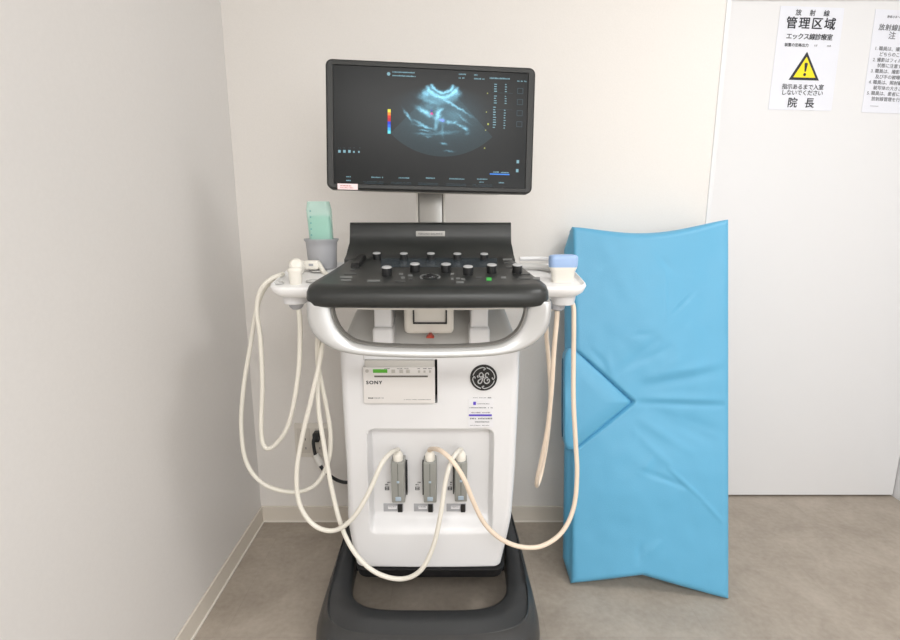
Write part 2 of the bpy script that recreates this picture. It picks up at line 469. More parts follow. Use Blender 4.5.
for q in ((340, 352, 276.5, 278.2), (344, 357, 273.0, 274.5), (341, 351, 279.8, 281.0), (350, 355, 269.2, 270.8), (367.5, 380, 280.2, 281.8), (395, 405.5, 280.8, 282.2), (399, 403, 273.5, 275),
          (408, 412.5, 275.0, 276.4), (409, 413, 278.2, 279.8), (401, 405, 277, 278.6), (450.5, 454, 273.4, 274.8), (451, 453.5, 278.2, 280), (456, 460, 278, 279.4), (456.3, 463.7, 281.7, 283.2),
          (475.5, 482, 276.8, 278.3), (461, 465, 278.6, 280), (501, 506, 277, 278.6), (504, 515, 262.5, 263.8), (506, 517, 266.5, 268), (519, 530, 277.3, 279.2), (533, 540, 277.6, 279.4), (521, 530, 273.2, 274.5), (503, 512, 259.0, 260.2), (384, 391, 258.2 - 2, 257.4)):
    slab('console_key', *q, M_KEYL if q[1] - q[0] < 13 and random.random() < .45 else M_KEY)
slab('lit_key', 486.5, 491.5, 278.3, 280.6, M_GREENLED, .002)
# trackball with its ring and curved keys
p = pc(430, 277.5); bm = bmesh.new()
lathe(bm, p, [(.0185, -.001), (.0185, .002), (.0165, .0035), (.0150, .001), (.0150, -.001)], 32, M=tilt); obj('trackball_ring', bm, M_DARK, console)
bm = bmesh.new(); bmesh.ops.create_uvsphere(bm, u_segments=24, v_segments=14, radius=.0145, matrix=Matrix.Translation(p - Vector((0, 0, .004))))
obj('trackball', bm, mat('trackball_black', srgb(30, 31, 33), .12), console, smooth=80)
for sx_ in (-1, 1):
    pts = [p + tilt @ Vector((sx_ * .022 * math.cos(t), .022 * math.sin(t), .001)) for t in [R(-35 + 12 * k) for k in range(9)]]
    bm = bmesh.new(); tube(bm, pts, .0022, 6, 2); obj('trackball_key', bm, M_KEYL, console)
# raised paddle at the left
a, c = pc(355, 268), pc(362, 258.5)
bm = bmesh.new(); d = (c - a).normalized(); s_ = d.cross(Vector((0, 0, 1))).normalized(); n_ = Vector((0, 0, 1))
for dd in (0, .2, .8, 1):
    pass
rings = []
for t, hh in ((0, .004), (.08, .011), (.5, .013), (.92, .011), (1, .004)):
    q = a + (c - a) * t
    rings.append([q + s_ * x + n_ * z for x, z in ((-.0105, -.003), (.0105, -.003), (.0105, hh * .8), (.008, hh), (-.008, hh), (-.0105, hh * .8))])
loft(bm, rings); obj('slider_block', bm, M_KNOB, console)
# name plate
a = P(416, 236.3, 1.4165); c = P(445, 231.0, 1.418)
nm = frame(Vector((a.x, 1.4150, a.z)), Vector((1, 0, 0)), Vector((0, .08, 1)))
bm = BX(a.x, c.x, 1.4135, 1.424, a.z, c.z, r=.001, seg=2); obj('name_plate', bm, mat('plate_silver', srgb(190, 188, 184), .5, metal=.2), console)
bm = bmesh.new()
mt = frame(Vector(((a.x + c.x) / 2, 1.4131, a.z + .0042)), Vector((1, 0, 0)), Vector((0, 0, 1)))
text(bm, 'VERSANA BALANCE', .0074, mt, 'CENTER', 1.0); obj('plate_lettering', bm, M_INK, console, smooth=0)

# --- front handle ring
YH = 1.114
def hp(x, y): q = P(x, y, YH); return Vector((q.x, q.z))
outer = [hp(*q) for q in ((307.2, 301), (307.4, 306), (308.2, 316), (311, 326), (317, 335), (327, 343.0), (341, 349.2), (360, 352.8), (385, 354.6), (429, 355.8), (473, 354.8), (498, 353), (517, 349.5), (531, 343.5), (541, 335.5), (547, 326.5), (550, 316), (550.8, 306), (551, 301))]
inner = [hp(*q) for q in ((333, 301), (333, 304), (334.2, 312), (337, 320), (341.5, 328), (348, 334.5), (357, 339.5), (371, 342.3), (393, 343.8), (429, 344.6), (465, 344.0), (487, 342.6), (501, 339.8), (510, 335), (517, 328.5), (521.5, 320.5), (524, 312.5), (525, 304.5), (525, 301))]
V3 = lambda l: catmull([Vector((q.x, q.y, 0)) for q in l], 5)
oc, ic = V3(outer), V3(inner)
bm = bmesh.new(); rings = []
for k, (o_, i_) in enumerate(zip(oc, ic)):
    mid = (o_ + i_) / 2; hw_ = (o_ - i_) / 2; ring = []
    wv = hw_.length; f = abs(2 * k / (len(oc) - 1) - 1)
    yo = -.012 * (1 - f ** 2)
    dep = .016
    for j in range(20):
        t = 2 * math.pi * j / 20; e = .62
        cs, sn = math.cos(t), math.sin(t)
        u = math.copysign(abs(cs) ** e, cs); v = math.copysign(abs(sn) ** e, sn)
        q = mid + hw_ * u
        ring.append((q.x, YH + yo + v * dep + (.007 * (1 - u) if v < .2 else 0), q.y))
    rings.append(ring)
loft(bm, rings); handle = obj('front_handle', bm, M_SILVER if False else mat('handle_pearl', srgb(186, 186, 185), .3, metal=.4), um, smooth=60)
# darker soft grip lining the inside of the ring
bm = bmesh.new(); rings = []
for k, (o_, i_) in enumerate(zip(oc, ic)):
    hw_ = (o_ - i_).normalized(); f = abs(2 * k / (len(oc) - 1) - 1); yo = -.012 * (1 - f ** 2)
    q = i_ + hw_ * .001; ring = []
    for du, dv in ((0, -.004), (-.002, .002), (-.002, .014), (0, .018), (.003, .018), (.003, -.004)):
        ring.append((q.x + hw_.x * du, YH + yo + .0 + dv, q.y + hw_.y * du))
    rings.append(ring)
loft(bm, rings); obj('handle_grip_liner', bm, mat('grip_grey', srgb(120, 118, 114), .45), handle)

# --- monitor neck
YN_ = 1.456
a, c = P(418, 222, YN_), P(443.5, 190, YN_)
obj('monitor_neck', BX(a.x, c.x, YN_, YN_ + .03, .99, 1.27, r=.006), M_STEEL, um)
a2 = P(416.4, 222, YN_); c2 = P(445.2, 222, YN_)
bm = bmesh.new(); box(bm, a2.x, a.x + .001, YN_ - .002, YN_ + .035, .99, 1.262, r=.0015, seg=2); box(bm, c.x - .001, c2.x, YN_ - .002, YN_ + .035, .99, 1.262, r=.0015, seg=2)
obj('neck_side_trim', bm, M_OFFW, um)

# --- monitor
MW, MH = .503, .300
mc = P(431.6, 128.2, 1.318)
rot = Matrix.Rotation(R(4.6), 3, 'Z') @ Matrix.Rotation(R(-5), 3, 'X') @ Matrix.Rotation(R(1.25), 3, 'Y')
def mon(x, z, y=0): return mc + rot @ Vector((x, y, z))
def monbox(name, hw, hh, y0, y1, r, m, parent, cx=0, cz=0, rim=.002):
    bm = bmesh.new(); rings = []
    for y, i in ((y0, rim), (y0 + rim, 0), (y1 - rim, 0), (y1, rim)):
        rings.append([mon(p[0], p[1], y) for p in rrect(cx, cz, hw - i, hh - i, max(r - i, .0005), 6)])
    loft(bm, rings); return obj(name, bm, m, parent)
W_, H_ = .4685, .2740        # lit panel
# bezel ring with a set-back panel
bm = bmesh.new(); rings = []
for y, hw_, hh_, r in ((.004, W_ / 2, H_ / 2, .001), (0, W_ / 2 + .001, H_ / 2 + .001, .001), (-.001, MW / 2 - .004, MH / 2 - .004, .012), (.002, MW / 2, MH / 2, .015), (.024, MW / 2, MH / 2, .015), (.03, MW / 2 - .008, MH / 2 - .008, .012)):
    rings.append([mon(p[0], p[1], y) for p in rrect(0, 0, hw_, hh_, r, 6)])
rv = loft(bm, rings, caps=False); bm.faces.new(rv[-1])
monitor = obj('monitor', bm, M_BEZEL, um, smooth=40)
monbox('monitor_back', .19, .12, .028, .06, .02, M_OFFW, monitor, cx=0, cz=-.028, rim=.006)
a = P(431, 197, 1.37)
obj('hinge_block', BX(a.x - .03, a.x + .03, 1.38, 1.458, 1.25, 1.33, r=.006), M_STEEL, monitor)

def sc(px, py):            # photo pixel -> panel coordinates
    u = (px - 334) / 195; u = (px - (334 + 1.6 * 0)) / 194.5
    top, bot = 66.3 + 9.0 * u, 182.6 + 8.2 * u
    v = (py - top) / (bot - top); return Vector(((u - .5) * W_, (.5 - v) * H_, 0))
K = W_ / 194.5
def screen_mat():
    m = bpy.data.materials.new('ultrasound_display'); m.use_nodes = True; nt = m.node_tree; L = nt.links
    bs = nt.nodes['Principled BSDF']
    bs.inputs['Base Color'].default_value = srgb(8, 9, 9); bs.inputs['Roughness'].default_value = .28; bs.inputs['Specular IOR Level'].default_value = .2
    uv = nt.nodes.new('ShaderNodeUVMap'); uv.uv_map = 'panel'
    def inp(sock, v):
        if isinstance(v, (int, float)): sock.default_value = v
        else: L.new(v, sock)
    def mth(op, a, b_=0.0, c_=0.0, clamp=False):
        n = nt.nodes.new('ShaderNodeMath'); n.operation = op; n.use_clamp = clamp
        inp(n.inputs[0], a); inp(n.inputs[1], b_); inp(n.inputs[2], c_); return n.outputs[0]
    nz_ = nt.nodes.new('ShaderNodeTexNoise'); nz_.inputs['Scale'].default_value = .22; nz_.inputs['Detail'].default_value = 3
    L.new(uv.outputs[0], nz_.inputs['Vector'])
    s = nt.nodes.new('ShaderNodeSeparateXYZ'); L.new(uv.outputs[0], s.inputs[0])
    sn_ = nt.nodes.new('ShaderNodeSeparateColor'); L.new(nz_.outputs['Color'], sn_.inputs[0])
    # coordinates are photo pixels (x right, y up) around the fan's apex
    X = mth('MULTIPLY_ADD', mth('SUBTRACT', sn_.outputs[0], .5), 4.5, s.outputs[0])
    Y = mth('MULTIPLY_ADD', mth('SUBTRACT', sn_.outputs[1], .5), 4.5, s.outputs[1])
    r0 = mth('SQRT', mth('ADD', mth('MULTIPLY', s.outputs[0], s.outputs[0]), mth('MULTIPLY', s.outputs[1], s.outputs[1])))
    rd = mth('SQRT', mth('ADD', mth('MULTIPLY', X, X), mth('MULTIPLY', Y, Y)))
    ca = mth('DIVIDE', mth('MULTIPLY', s.outputs[1], -1), mth('ADD', r0, .01))          # cos of angle from straight down
    fan = mth('MULTIPLY', mth('LESS_THAN', r0, 74), mth('GREATER_THAN', ca, .715))
    fan = mth('MULTIPLY', fan, mth('GREATER_THAN', r0, 9))
    def gauss(px, py, sx_, sy_, rt, amp):
        cr, sr = math.cos(R(rt)), math.sin(R(rt))
        dx = mth('SUBTRACT', X, px); dy = mth('SUBTRACT', Y, py)
        u = mth('MULTIPLY_ADD', dx, cr / sx_, mth('MULTIPLY', dy, sr / sx_))
        v = mth('MULTIPLY_ADD', dy, cr / sy_, mth('MULTIPLY', dx, -sr / sy_))
        q = mth('ADD', mth('MULTIPLY', u, u), mth('MULTIPLY', v, v))
        return mth('MULTIPLY', mth('EXPONENT', mth('MULTIPLY', q, -1)), amp)
    k = 6.73; ox, oy = 415, 77
    G = [(500, 240, 95, 7, -29, .55), (185, 315, 34, 7, -52, .45), (300, 288, 48, 13, -28, .75), (385, 305, 16, 38, -8, .75), (405, 275, 20, 8, 35, .5),
         (415, 335, 16, 14, 0, .6), (460, 350, 18, 11, 0, .5), (500, 345, 18, 9, 5, .45), (535, 365, 20, 8, -15, .4), (575, 382, 17, 10, -20, .6), (270, 365, 45, 7, -25, .35),
         (300, 383, 52, 6, -10, .45), (300, 408, 30, 5, -5, .35), (285, 432, 35, 5, -5, .22), (320, 445, 22, 4, 0, .18), (430, 491, 17, 6, -10, .4), (468, 538, 26, 6, 0, .2), (375, 375, 10, 22, 0, .35),
         (330, 215, 60, 12, -18, .3), (300, 170, 30, 22, 30, .5), (500, 150, 26, 18, -30, .35), (330, 250, 40, 25, 0, .14), (500, 300, 60, 40, -20, .10), (420, 420, 90, 10, 6, .16), (560, 320, 40, 6, -35, .2), (590, 415, 14, 10, 0, .14), (420, 400, 8, 40, 0, .14)]
    tot = None
    for x, y, a_, b2, rt, am in G:
        g = gauss((x - ox) / k, -(y - oy) / k, a_ / k, b2 / k, rt, am)
        tot = g if tot is None else mth('ADD', tot, g)
    def ring(rr_, wd, am, cmin):
        q = mth('DIVIDE', mth('SUBTRACT', rd, rr_), wd)
        e = mth('MULTIPLY', mth('EXPONENT', mth('MULTIPLY', mth('MULTIPLY', q, q), -1)), am)
        return mth('MULTIPLY', e, mth('MULTIPLY', mth('SUBTRACT', ca, cmin), 4, 0, True))
    tot = mth('ADD', tot, ring(12.0, 1.3, .75, .22)); tot = mth('ADD', tot, ring(16.2, 1.8, .75, .28)); tot = mth('ADD', tot, ring(20, 3, .25, .4))
    nf = nt.nodes.new('ShaderNodeTexNoise'); nf.inputs['Scale'].default_value = .9; nf.inputs['Detail'].default_value = 4
    L.new(uv.outputs[0], nf.inputs['Vector'])
    sp = mth('MULTIPLY_ADD', nf.outputs['Fac'], 1.6, .2)
    tot = mth('ADD', tot, gauss(0, -34, 30, 18, 0, .10)); tot = mth('MULTIPLY', tot, sp); tot = mth('MULTIPLY', tot, 1.35)
    tot = mth('MULTIPLY', tot, mth('MULTIPLY', mth('SUBTRACT', ca, .25), 8, 0, True))
    fanf = mth('MULTIPLY', fan, mth('MULTIPLY_ADD', nf.outputs['Fac'], .016, .012))
    def chan(gn, fg, base):
        return mth('ADD', mth('MULTIPLY_ADD', tot, gn, mth('MULTIPLY', fanf, fg)), base)
    red = gauss((345 - ox) / k, -(298 - oy) / k, .9, .9, 0, .6)
    blu = mth('ADD', gauss((415 - ox) / k, -(335 - oy) / k, 2.0, 1.3, -20, .7), gauss((345 - ox) / k, -(275 - oy) / k, 1, 1, 0, .5))
    cr_ = mth('MAXIMUM', mth('ADD', chan(.20, .35, .003), red), 0)
    cg_ = mth('MAXIMUM', mth('SUBTRACT', chan(.50, .9, .0036), mth('MULTIPLY', mth('ADD', red, blu), .3)), 0)
    cb_ = mth('ADD', chan(.66, 1.15, .0038), mth('MULTIPLY', blu, .7))
    cc = nt.nodes.new('ShaderNodeCombineColor'); L.new(cr_, cc.inputs[0]); L.new(cg_, cc.inputs[1]); L.new(cb_, cc.inputs[2])
    L.new(cc.outputs[0], bs.inputs['Emission Color']); bs.inputs['Emission Strength'].default_value = 1.0
    return m
bm = bmesh.new(); uvl = bm.loops.layers.uv.new('panel')
apex = sc(441.7, 81.5)
vs = [bm.verts.new(mon(x, z, .0025)) for x, z in ((-W_ / 2, -H_ / 2), (W_ / 2, -H_ / 2), (W_ / 2, H_ / 2), (-W_ / 2, H_ / 2))]
f = bm.faces.new(vs)
for l, (x, z) in zip(f.loops, ((-W_ / 2, -H_ / 2), (W_ / 2, -H_ / 2), (W_ / 2, H_ / 2), (-W_ / 2, H_ / 2))): l[uvl].uv = ((x - apex.x) / K, (z - apex.y) / K)
obj('screen', bm, screen_mat(), monitor, smooth=0)
def emi(name, c, s_): return mat(name, (0, 0, 0, 1), .6, emit=c, estr=s_)
E_TXT = emi('readout_cyan', srgb(150, 200, 215), .55); E_DIM = emi('readout_dim', srgb(90, 130, 145), .22); E_YEL = emi('readout_yellow', srgb(200, 210, 110), .5)
E_BLUE = emi('readout_blue', srgb(60, 140, 240), .8)
MS = frame(mon(0, 0, .0018), rot @ Vector((1, 0, 0)), rot @ Vector((0, 0, 1)))
def sbars(bm, x0, x1, y, h, cell=1.3, fill=.9):
    a_ = sc(x0, y); bars(bm, MS, a_.x, a_.y, (x1 - x0) * K, h * K, cell * K, .3, fill)
bm = bmesh.new()
sbars(bm, 392, 413, 73.8, 1.3); sbars(bm, 392, 415, 77.3, 1.3)
for x0, x1, y in ((458, 464, 76.2), (458, 463, 79.9), (473.5, 477, 77), (473.5, 484, 80.7), (517.5, 526, 83.2)): sbars(bm, x0, x1, y, 1.4, 1.2)
for i in range(8): sbars(bm, 489.3 + i * 2.6, 490.8 + i * 2.6, 80.3 + i * .1, 1.5, 1.3, 1)
for i in range(9):
    if i != 4: sbars(bm, 494, 496, 86 + i * 2.3, .9, 3.9, 1); sbars(bm, 505, 506, 86.4 + i * 2.3, .9, 2.6, 1)
for i in range(9): sbars(bm, 493.5, 495, 108.6 + i * 2.5, 1.0, 4.2, 1); sbars(bm, 504.5, 505, 109.4 + i * 2.5 if i else 111.9, 1.0, 2.9, 1)
for x0, x1, y in ((346, 350.5, 176.4), (346, 350.5, 180.2), (371, 382.5, 177.3), (398.5, 409, 178.3), (426, 435.5, 178.9), (450, 464.5, 180), (478.5, 488.5, 180.7), (481, 485.5, 183.8), (501, 506, 184.8), (495, 501, 173.8), (503, 511, 174.4)): sbars(bm, x0, x1, y, 1.2, 1.2, .95)
for i in range(5): a_ = sc(338.3 + i * 4.9, 151.8 + .1 * i); quad(bm, MS, a_.x, a_.x + (2.4 if i < 3 else 1.6) * K, a_.y, a_.y + (2.6 if i < 3 else 1.8) * K)
for x, y in ((519, 164.7), (518.6, 173.8)): a_ = sc(x, y); quad(bm, MS, a_.x, a_.x + 2.6 * K, a_.y, a_.y + 3.2 * K)
a_ = sc(388.2, 75.2)
bm.faces.new([bm.verts.new(MS @ Vector((a_.x + 1.7 * K * math.cos(t), a_.y + 1.7 * K * math.sin(t), 0))) for t in [math.pi / 6 * i for i in range(12)]])
obj('screen_readout', bm, E_TXT, monitor, smooth=0)
bm = bmesh.new()
for i in range(4):
    x, y = 517.7, 90 + i * 11
    for q in ((0, 6, 0, .6), (0, 6, -5, -4.4), (0, .6, -5, .6), (5.4, 6, -5, .6)): a_ = sc(x, y); quad(bm, MS, a_.x + q[0] * K, a_.x + q[1] * K, a_.y + q[2] * K, a_.y + q[3] * K)
for x0 in (363, 391, 418.5, 447, 474):
    for k_ in range(2): sbars(bm, x0, x0 + 20, 181.2 + (x0 - 363) * .043 + k_ * 1.5, .7, 1.2, .95)
for i in range(2): sbars(bm, 492, 513, 94 + i * 16.4, .4, .4, 1)
for i in range(5): sbars(bm, 338.5 + i * 4.9, 340.5 + i * 4.9, 147.5, .7, .9, .8)
obj('screen_dim_readout', bm, E_DIM, monitor, smooth=0)
bm = bmesh.new()
for x, y, r_ in ((487.3, 94.5, .5), (486.6, 113, .5), (488.6, 125, .9), (486.2, 131, .5), (485.5, 149, .6)): a_ = sc(x, y); quad(bm, MS, a_.x - r_ * K, a_.x + r_ * K, a_.y - r_ * K, a_.y + r_ * K)
obj('screen_depth_marks', bm, E_YEL, monitor, smooth=0)
bm = bmesh.new(); a_, b_ = sc(491.5, 175.8), sc(512, 176.2); quad(bm, MS, a_.x, b_.x, a_.y, a_.y + 1.1 * K); obj('screen_progress_bar', bm, E_BLUE, monitor, smooth=0)
cols = [(240, 230, 80), (250, 150, 60), (225, 60, 50), (190, 40, 60), (50, 60, 210), (50, 110, 230), (60, 180, 235), (110, 230, 240)]
bm = bmesh.new(); ms_ = []
for i, c_ in enumerate(cols):
    a_ = sc(387.3, 109.4 + 3.0 * i); n0 = len(bm.faces); quad(bm, MS, a_.x, a_.x + 3 * K, a_.y - 3.0 * K, a_.y); bm.faces.ensure_lookup_table(); bm.faces[n0].material_index = i
    ms_.append(emi('scale_tone', srgb(*c_), .75))
obj('doppler_colour_scale', bm, ms_, monitor, smooth=0)
bm = bmesh.new(); a_, b_ = sc(337.5, 188.6), sc(357.5, 183.6)
loft(bm, [[mon(x, z, y) for x, z in ((a_.x, a_.y), (b_.x, a_.y), (b_.x, b_.y), (a_.x, b_.y))] for y in (-.0016, .001)])
o = obj('bezel_sticker', bm, M_PINK, monitor, smooth=0)
bm = bmesh.new(); MB_ = frame(mon(0, 0, -.0019), rot @ Vector((1, 0, 0)), rot @ Vector((0, 0, 1)))
bars(bm, MB_, a_.x + .004, a_.y + .0075, .03, .0025, .003); bars(bm, MB_, a_.x + .006, a_.y + .003, .036, .002, .003)
obj('bezel_sticker_print', bm, M_RED, monitor, smooth=0)

# --- probe holder trays (left and right) and the gel cup
def tray(cx, sgn, z, xo, x_in, y0, y1):
    """shelf reaching out from under the console; sgn -1 left, +1 right"""
    bm = bmesh.new(); rings = []
    hw_, hd_ = abs(xo - x_in) / 2, (y1 - y0) / 2; mx, my = (xo + x_in) / 2, (y0 + y1) / 2
    for dz, i in ((-.026, .016), (-.018, .006), (-.004, .0), (.001, .002), (.002, .005), (-.002, .008), (-.005, .012)):
        rings.append([(p[0], p[1], z + dz + (p[1] - 1.245) * .15) for p in rrect(mx, my, hw_ - i, hd_ - i, .045 - i * .8, 8)])
    loft(bm, rings)
    return obj('probe_tray', bm, M_TRAY, um, smooth=50)
ZTR = .992
tl = tray(CX, -1, ZTR, P(272.5, 285, 1.24).x, -.27, 1.185, 1.44)
zr = ZTR
tr = tray(CX, 1, zr, P(585, 285, 1.24).x, .17, 1.19, 1.42)
def holder(cx, cy, ztop, parent, r0=.028, r1=.021, h=.036, m=M_WHITE):
    bm = bmesh.new(); lathe(bm, (cx, cy, ztop - h), [(r1 - .004, -.002), (r1, 0), (r0, h * .85), (r0 + .001, h), (r0 - .004, h)], 28)
    o = obj('probe_holder_cup', bm, m, parent)
    return o
pl_ = P(295, 296, 1.245); pr_ = P(563, 296, 1.245)
holder(pl_.x, 1.245, ZTR - .020, tl, .031, .027, .032); holder(pr_.x, 1.245, zr - .020, tr, .032, .027, .034)
# socket rims on the trays
for x, y, r_, t_ in ((P(277, 280, 1.25).x + .004, 1.245, .012, tl), (P(312, 278, 1.26).x, 1.262, .014, tl), (-.345, 1.36, .02, tl)):
    bm = bmesh.new(); lathe(bm, (x, y, ZTR - .005 + (y - 1.245) * .15), [(r_ - .003, 0), (r_ - .003, .0015), (r_, .004), (r_ + .002, 0)], 24)
    obj('tray_socket', bm, M_GREYP, t_)
# rail loop at the back of the right tray
bm = bmesh.new(); pts = [P(520, 259, 1.40), P(538, 258.5, 1.40), P(551, 260, 1.38), P(556, 264, 1.34)]
tube(bm, pts, .006, 10, 6); obj('tray_rail', bm, M_WHITE, um)
bm = bmesh.new(); pts = [P(520, 266, 1.37), P(540, 267, 1.37), P(556, 270, 1.34)]
tube(bm, pts, .009, 10, 6); obj('tray_rail', bm, M_GREYP, um)
gc = P(322.5, 262, 1.40)
bm = bmesh.new(); lathe(bm, (gc.x, 1.40, 1.008), [(.034, 0), (.0375, .004), (.040, .055), (.0415, .071), (.0455, .076), (.0455, .080), (.042, .079), (.038, .065), (.034, .012)], 36)
o = obj('gel_holder_cup', bm, M_CUP, um, smooth=50)

# --- emblem, stickers
ec = P(483.6, 377.6, YFR); er_ = .0335
MF = frame(Vector((ec.x, YFR - .0035, ec.z)), Vector((1, 0, 0)), Vector((0, 0, 1)))
Mr = Matrix.Rotation(math.pi / 2, 3, 'X')
bm = bmesh.new(); lathe(bm, (ec.x, YFR + .002, ec.z), [(er_ + .0012, -.004), (er_ + .0012, .0035), (er_, .0052)], 48, M=Mr)
emb = obj('round_emblem', bm, M_KNOB, um)
bm = bmesh.new()
F = frame(Vector((ec.x, YFR - .0036, ec.z)), Vector((1, 0, 0)), Vector((0, 0, 1)))
def stroke(pts, r):
    k_ = .86 if r < .05 else 1
    tube(bm, [F @ Vector((x * er_ * k_, y * er_ * k_, 0)) for x, y in pts], (.048 if r < .05 else .04) * er_, 6, 5)
ringp = [(.86 * math.cos(R(a_)), .86 * math.sin(R(a_))) for a_ in range(0, 361, 12)]
for q in range(4):                # ring broken by four curled swashes
    a0 = 90 * q + 58
    pts = [(.84 * math.cos(R(a0 - t)), .84 * math.sin(R(a0 - t))) for t in range(-18, 62, 8)]
    pts += [(.76 * math.cos(R(a0 - 66)), .76 * math.sin(R(a0 - 66))), (.66 * math.cos(R(a0 - 62)), .66 * math.sin(R(a0 - 62))), (.66 * math.cos(R(a0 - 54)), .66 * math.sin(R(a0 - 54)))]
    stroke(pts, .055)
# script letters G and E
stroke([(-.05, .30), (-.18, .48), (-.34, .42), (-.40, .22), (-.28, .08), (-.12, .16), (-.02, .34), (-.06, .10), (-.14, -.25), (-.26, -.48), (-.44, -.48), (-.50, -.32), (-.36, -.14), (-.12, -.02), (.06, .10)], .049)
stroke([(.44, .30), (.36, .46), (.20, .42), (.14, .24), (.22, .08), (.36, .06), (.18, .02), (.06, -.14), (.06, -.36), (.22, -.50), (.42, -.44), (.52, -.26), (.44, -.10), (.32, -.16), (.34, -.28)], .049)
stroke([(-.48, .06), (-.56, .14), (-.50, .24)], .045)
obj('emblem_monogram', bm, M_KCAP, emb, smooth=60)
def front_plate(name, x0, x1, y0, y1, m, parent, Y=YFR, t=.0008):
    a_, c_ = P(x0, y1, Y), P(x1, y0, Y); return obj(name, BX(a_.x, c_.x, Y - t, Y + .003, a_.z, c_.z), m, parent, smooth=0)
st = front_plate('contact_sticker', 468.3, 493.5, 399.0, 427.0, M_STK, um, YFR + .0010, .0016)
bm = bmesh.new(); Q = 1.36 / FPX      # metres per pixel on the cabinet front
def fb(x0, x1, y, h, cell=1.2, Y=YFR, fill=.9):
    a_ = P(x0, y, Y); bars(bm, frame(Vector((a_.x, Y - .0016, a_.z)), Vector((1, 0, 0)), Vector((0, 0, 1))), 0, 0, (x1 - x0) * Q, h * Q, cell * Q, .3, fill)
fb(477.5, 489.5, 404, .9); fb(469.5, 492.5, 408, 1.1, 1.3); fb(471, 490, 412.8, 1.1); fb(470, 491, 419, 1.6, 1.6); fb(475, 489, 422.2, 1.3, 1.1); fb(470, 489, 425.4, .7)
fb(473, 488, 397.8, .6); fb(488, 491.5, 398, 1.2)
for x0 in (387, 417.5): pass
obj('sticker_print', bm, M_INKG, um, smooth=0)
front_plate('sticker_logo', 473.2, 476.0, 401.6, 404.8, M_PURP, um, YFR, .0014)
front_plate('sticker_band', 468.8, 491.8, 414.2, 416.0, M_PURP, um, YFR, .0014)
# ports and printed symbols in the recess
YR = YFR + .034
for x0 in (383.7, 414.0, 446.5):
    a_, c_ = P(x0, 511.3, YR), P(x0 + 19.5, 503.6, YR)
    bm = BX(a_.x, c_.x, YR - .0012, YR + .004, a_.z, c_.z, r=.0008, seg=2); port = obj('port_surround', bm, M_CUP, um)
    a2, c2 = P(x0 + 4.5, 508.6, YR), P(x0 + 13.2, 505.6, YR)
    obj('port_label', BX(a2.x, c2.x, YR - .0018, YR, a2.z, c2.z), M_STK, port, smooth=0)
    a2, c2 = P(x0 + 14.2, 511.6, YR), P(x0 + 18.8, 503.9, YR)
    obj('port_latch', BX(a2.x, c2.x, YR - .004, YR, a2.z, c2.z, r=.0008, seg=2), M_BLACK, port)
    bm = bmesh.new()
    a_ = P(x0 + 3.5, 515.3, YR); bars(bm, frame(Vector((a_.x, YR - .0006, a_.z)), Vector((1, 0, 0)), Vector((0, 0, 1))), 0, 0, 9.5 * Q, 1.1 * Q, 1.3 * Q, .25, 1)
    a_ = P(x0 + 5.0, 506.8, YR); bars(bm, frame(Vector((a_.x, YR - .0021, a_.z)), Vector((1, 0, 0)), Vector((0, 0, 1))), 0, 0, 7 * Q, .9 * Q, 1.1 * Q, .25, 1)
    fx = P(x0 + 1.3, 490, YR); Fp = frame(Vector((fx.x, YR - .0006, fx.z)), Vector((1, 0, 0)), Vector((0, 0, 1)))
    for i in range(3): quad(bm, Fp, 0, 4.4 * Q, i * 1.6 * Q, (i * 1.6 + .7) * Q)
    quad(bm, Fp, 0, .7 * Q, 0, 4 * Q); quad(bm, Fp, 3.7 * Q, 4.4 * Q, 0, 4 * Q)
    for i in range(2): bars(bm, Fp, (.4 + i * 2.2) * Q, (5.5 + i * 2.6) * Q, 3.4 * Q, 1.6 * Q, 1.2 * Q, .3, .9)
    obj('port_print', bm, M_INK, port, smooth=0)

# ------------------------------------------------------------------ printer in its bay
YP = 1.258
pa, pc_ = P(363.2, 403.6, YP), P(434.8, 361.0, YP)
prn = thing('video_printer', 'small cream image printer with green display set in the cart front', 'printer', ((pa.x + pc_.x) / 2, YP + .02, pa.z))
zmid = P(400, 367.3, YP).z
bm = BX(pa.x + .0062, pc_.x - .001, YP + .004, YFR + .05, pa.z + .0062, pc_.z, r=.001, seg=2); obj('printer_casing', bm, M_PRTT, prn)
bm = BX(pa.x + .002, pc_.x, YP, YP + .012, pa.z, zmid, r=.0015, seg=3); obj('front_panel', bm, M_PRT, prn)
FP = lambda x, y, e=.0004: frame(Vector((P(x, y, YP).x, YP - e, P(x, y, YP).z)), Vector((1, 0, 0)), Vector((0, 0, 1)))
QP = 1.335 / FPX
def pbox(name, x0, x1, y0, y1, m, t=.001, r=.0004):
    a_, c_ = P(x0, y1, YP), P(x1, y0, YP); return obj(name, BX(a_.x, c_.x, YP - t, YP + .003, a_.z, c_.z, r=r, seg=2), m, prn)
pbox('green_display', 373, 387.3, 369.2, 372.8, M_LCD)
pbox('paper_slot', 374.3, 427.8, 375.5, 377.2, mat('slot_shadow', srgb(110, 106, 98), .6), .0006)
for x in (391.5, 399.5, 406.2): pbox('button', x, x + 3.6, 369.6, 373.0, M_PRTT, .0012)
for x in (418, 423.5, 429): pbox('button', x, x + 2.0, 370.3, 372.6, M_PRTT, .0012)
bm = bmesh.new(); lathe(bm, (P(367, 371, YP).x, YP, P(367, 371, YP).z), [(.0046, 0), (.0046, .0007), (.0034, .0009)], 20, M=Mr); obj('power_button', bm, M_PRTT, prn)
bm = bmesh.new()
text(bm, 'SONY', .0125, FP(366.2, 384.0), 'LEFT', 1.2, .0009, 1.1)
bars(bm, FP(368.3, 398.6), 0, 0, 5 * QP, 1.4 * QP, 1.3 * QP, .15, 1)
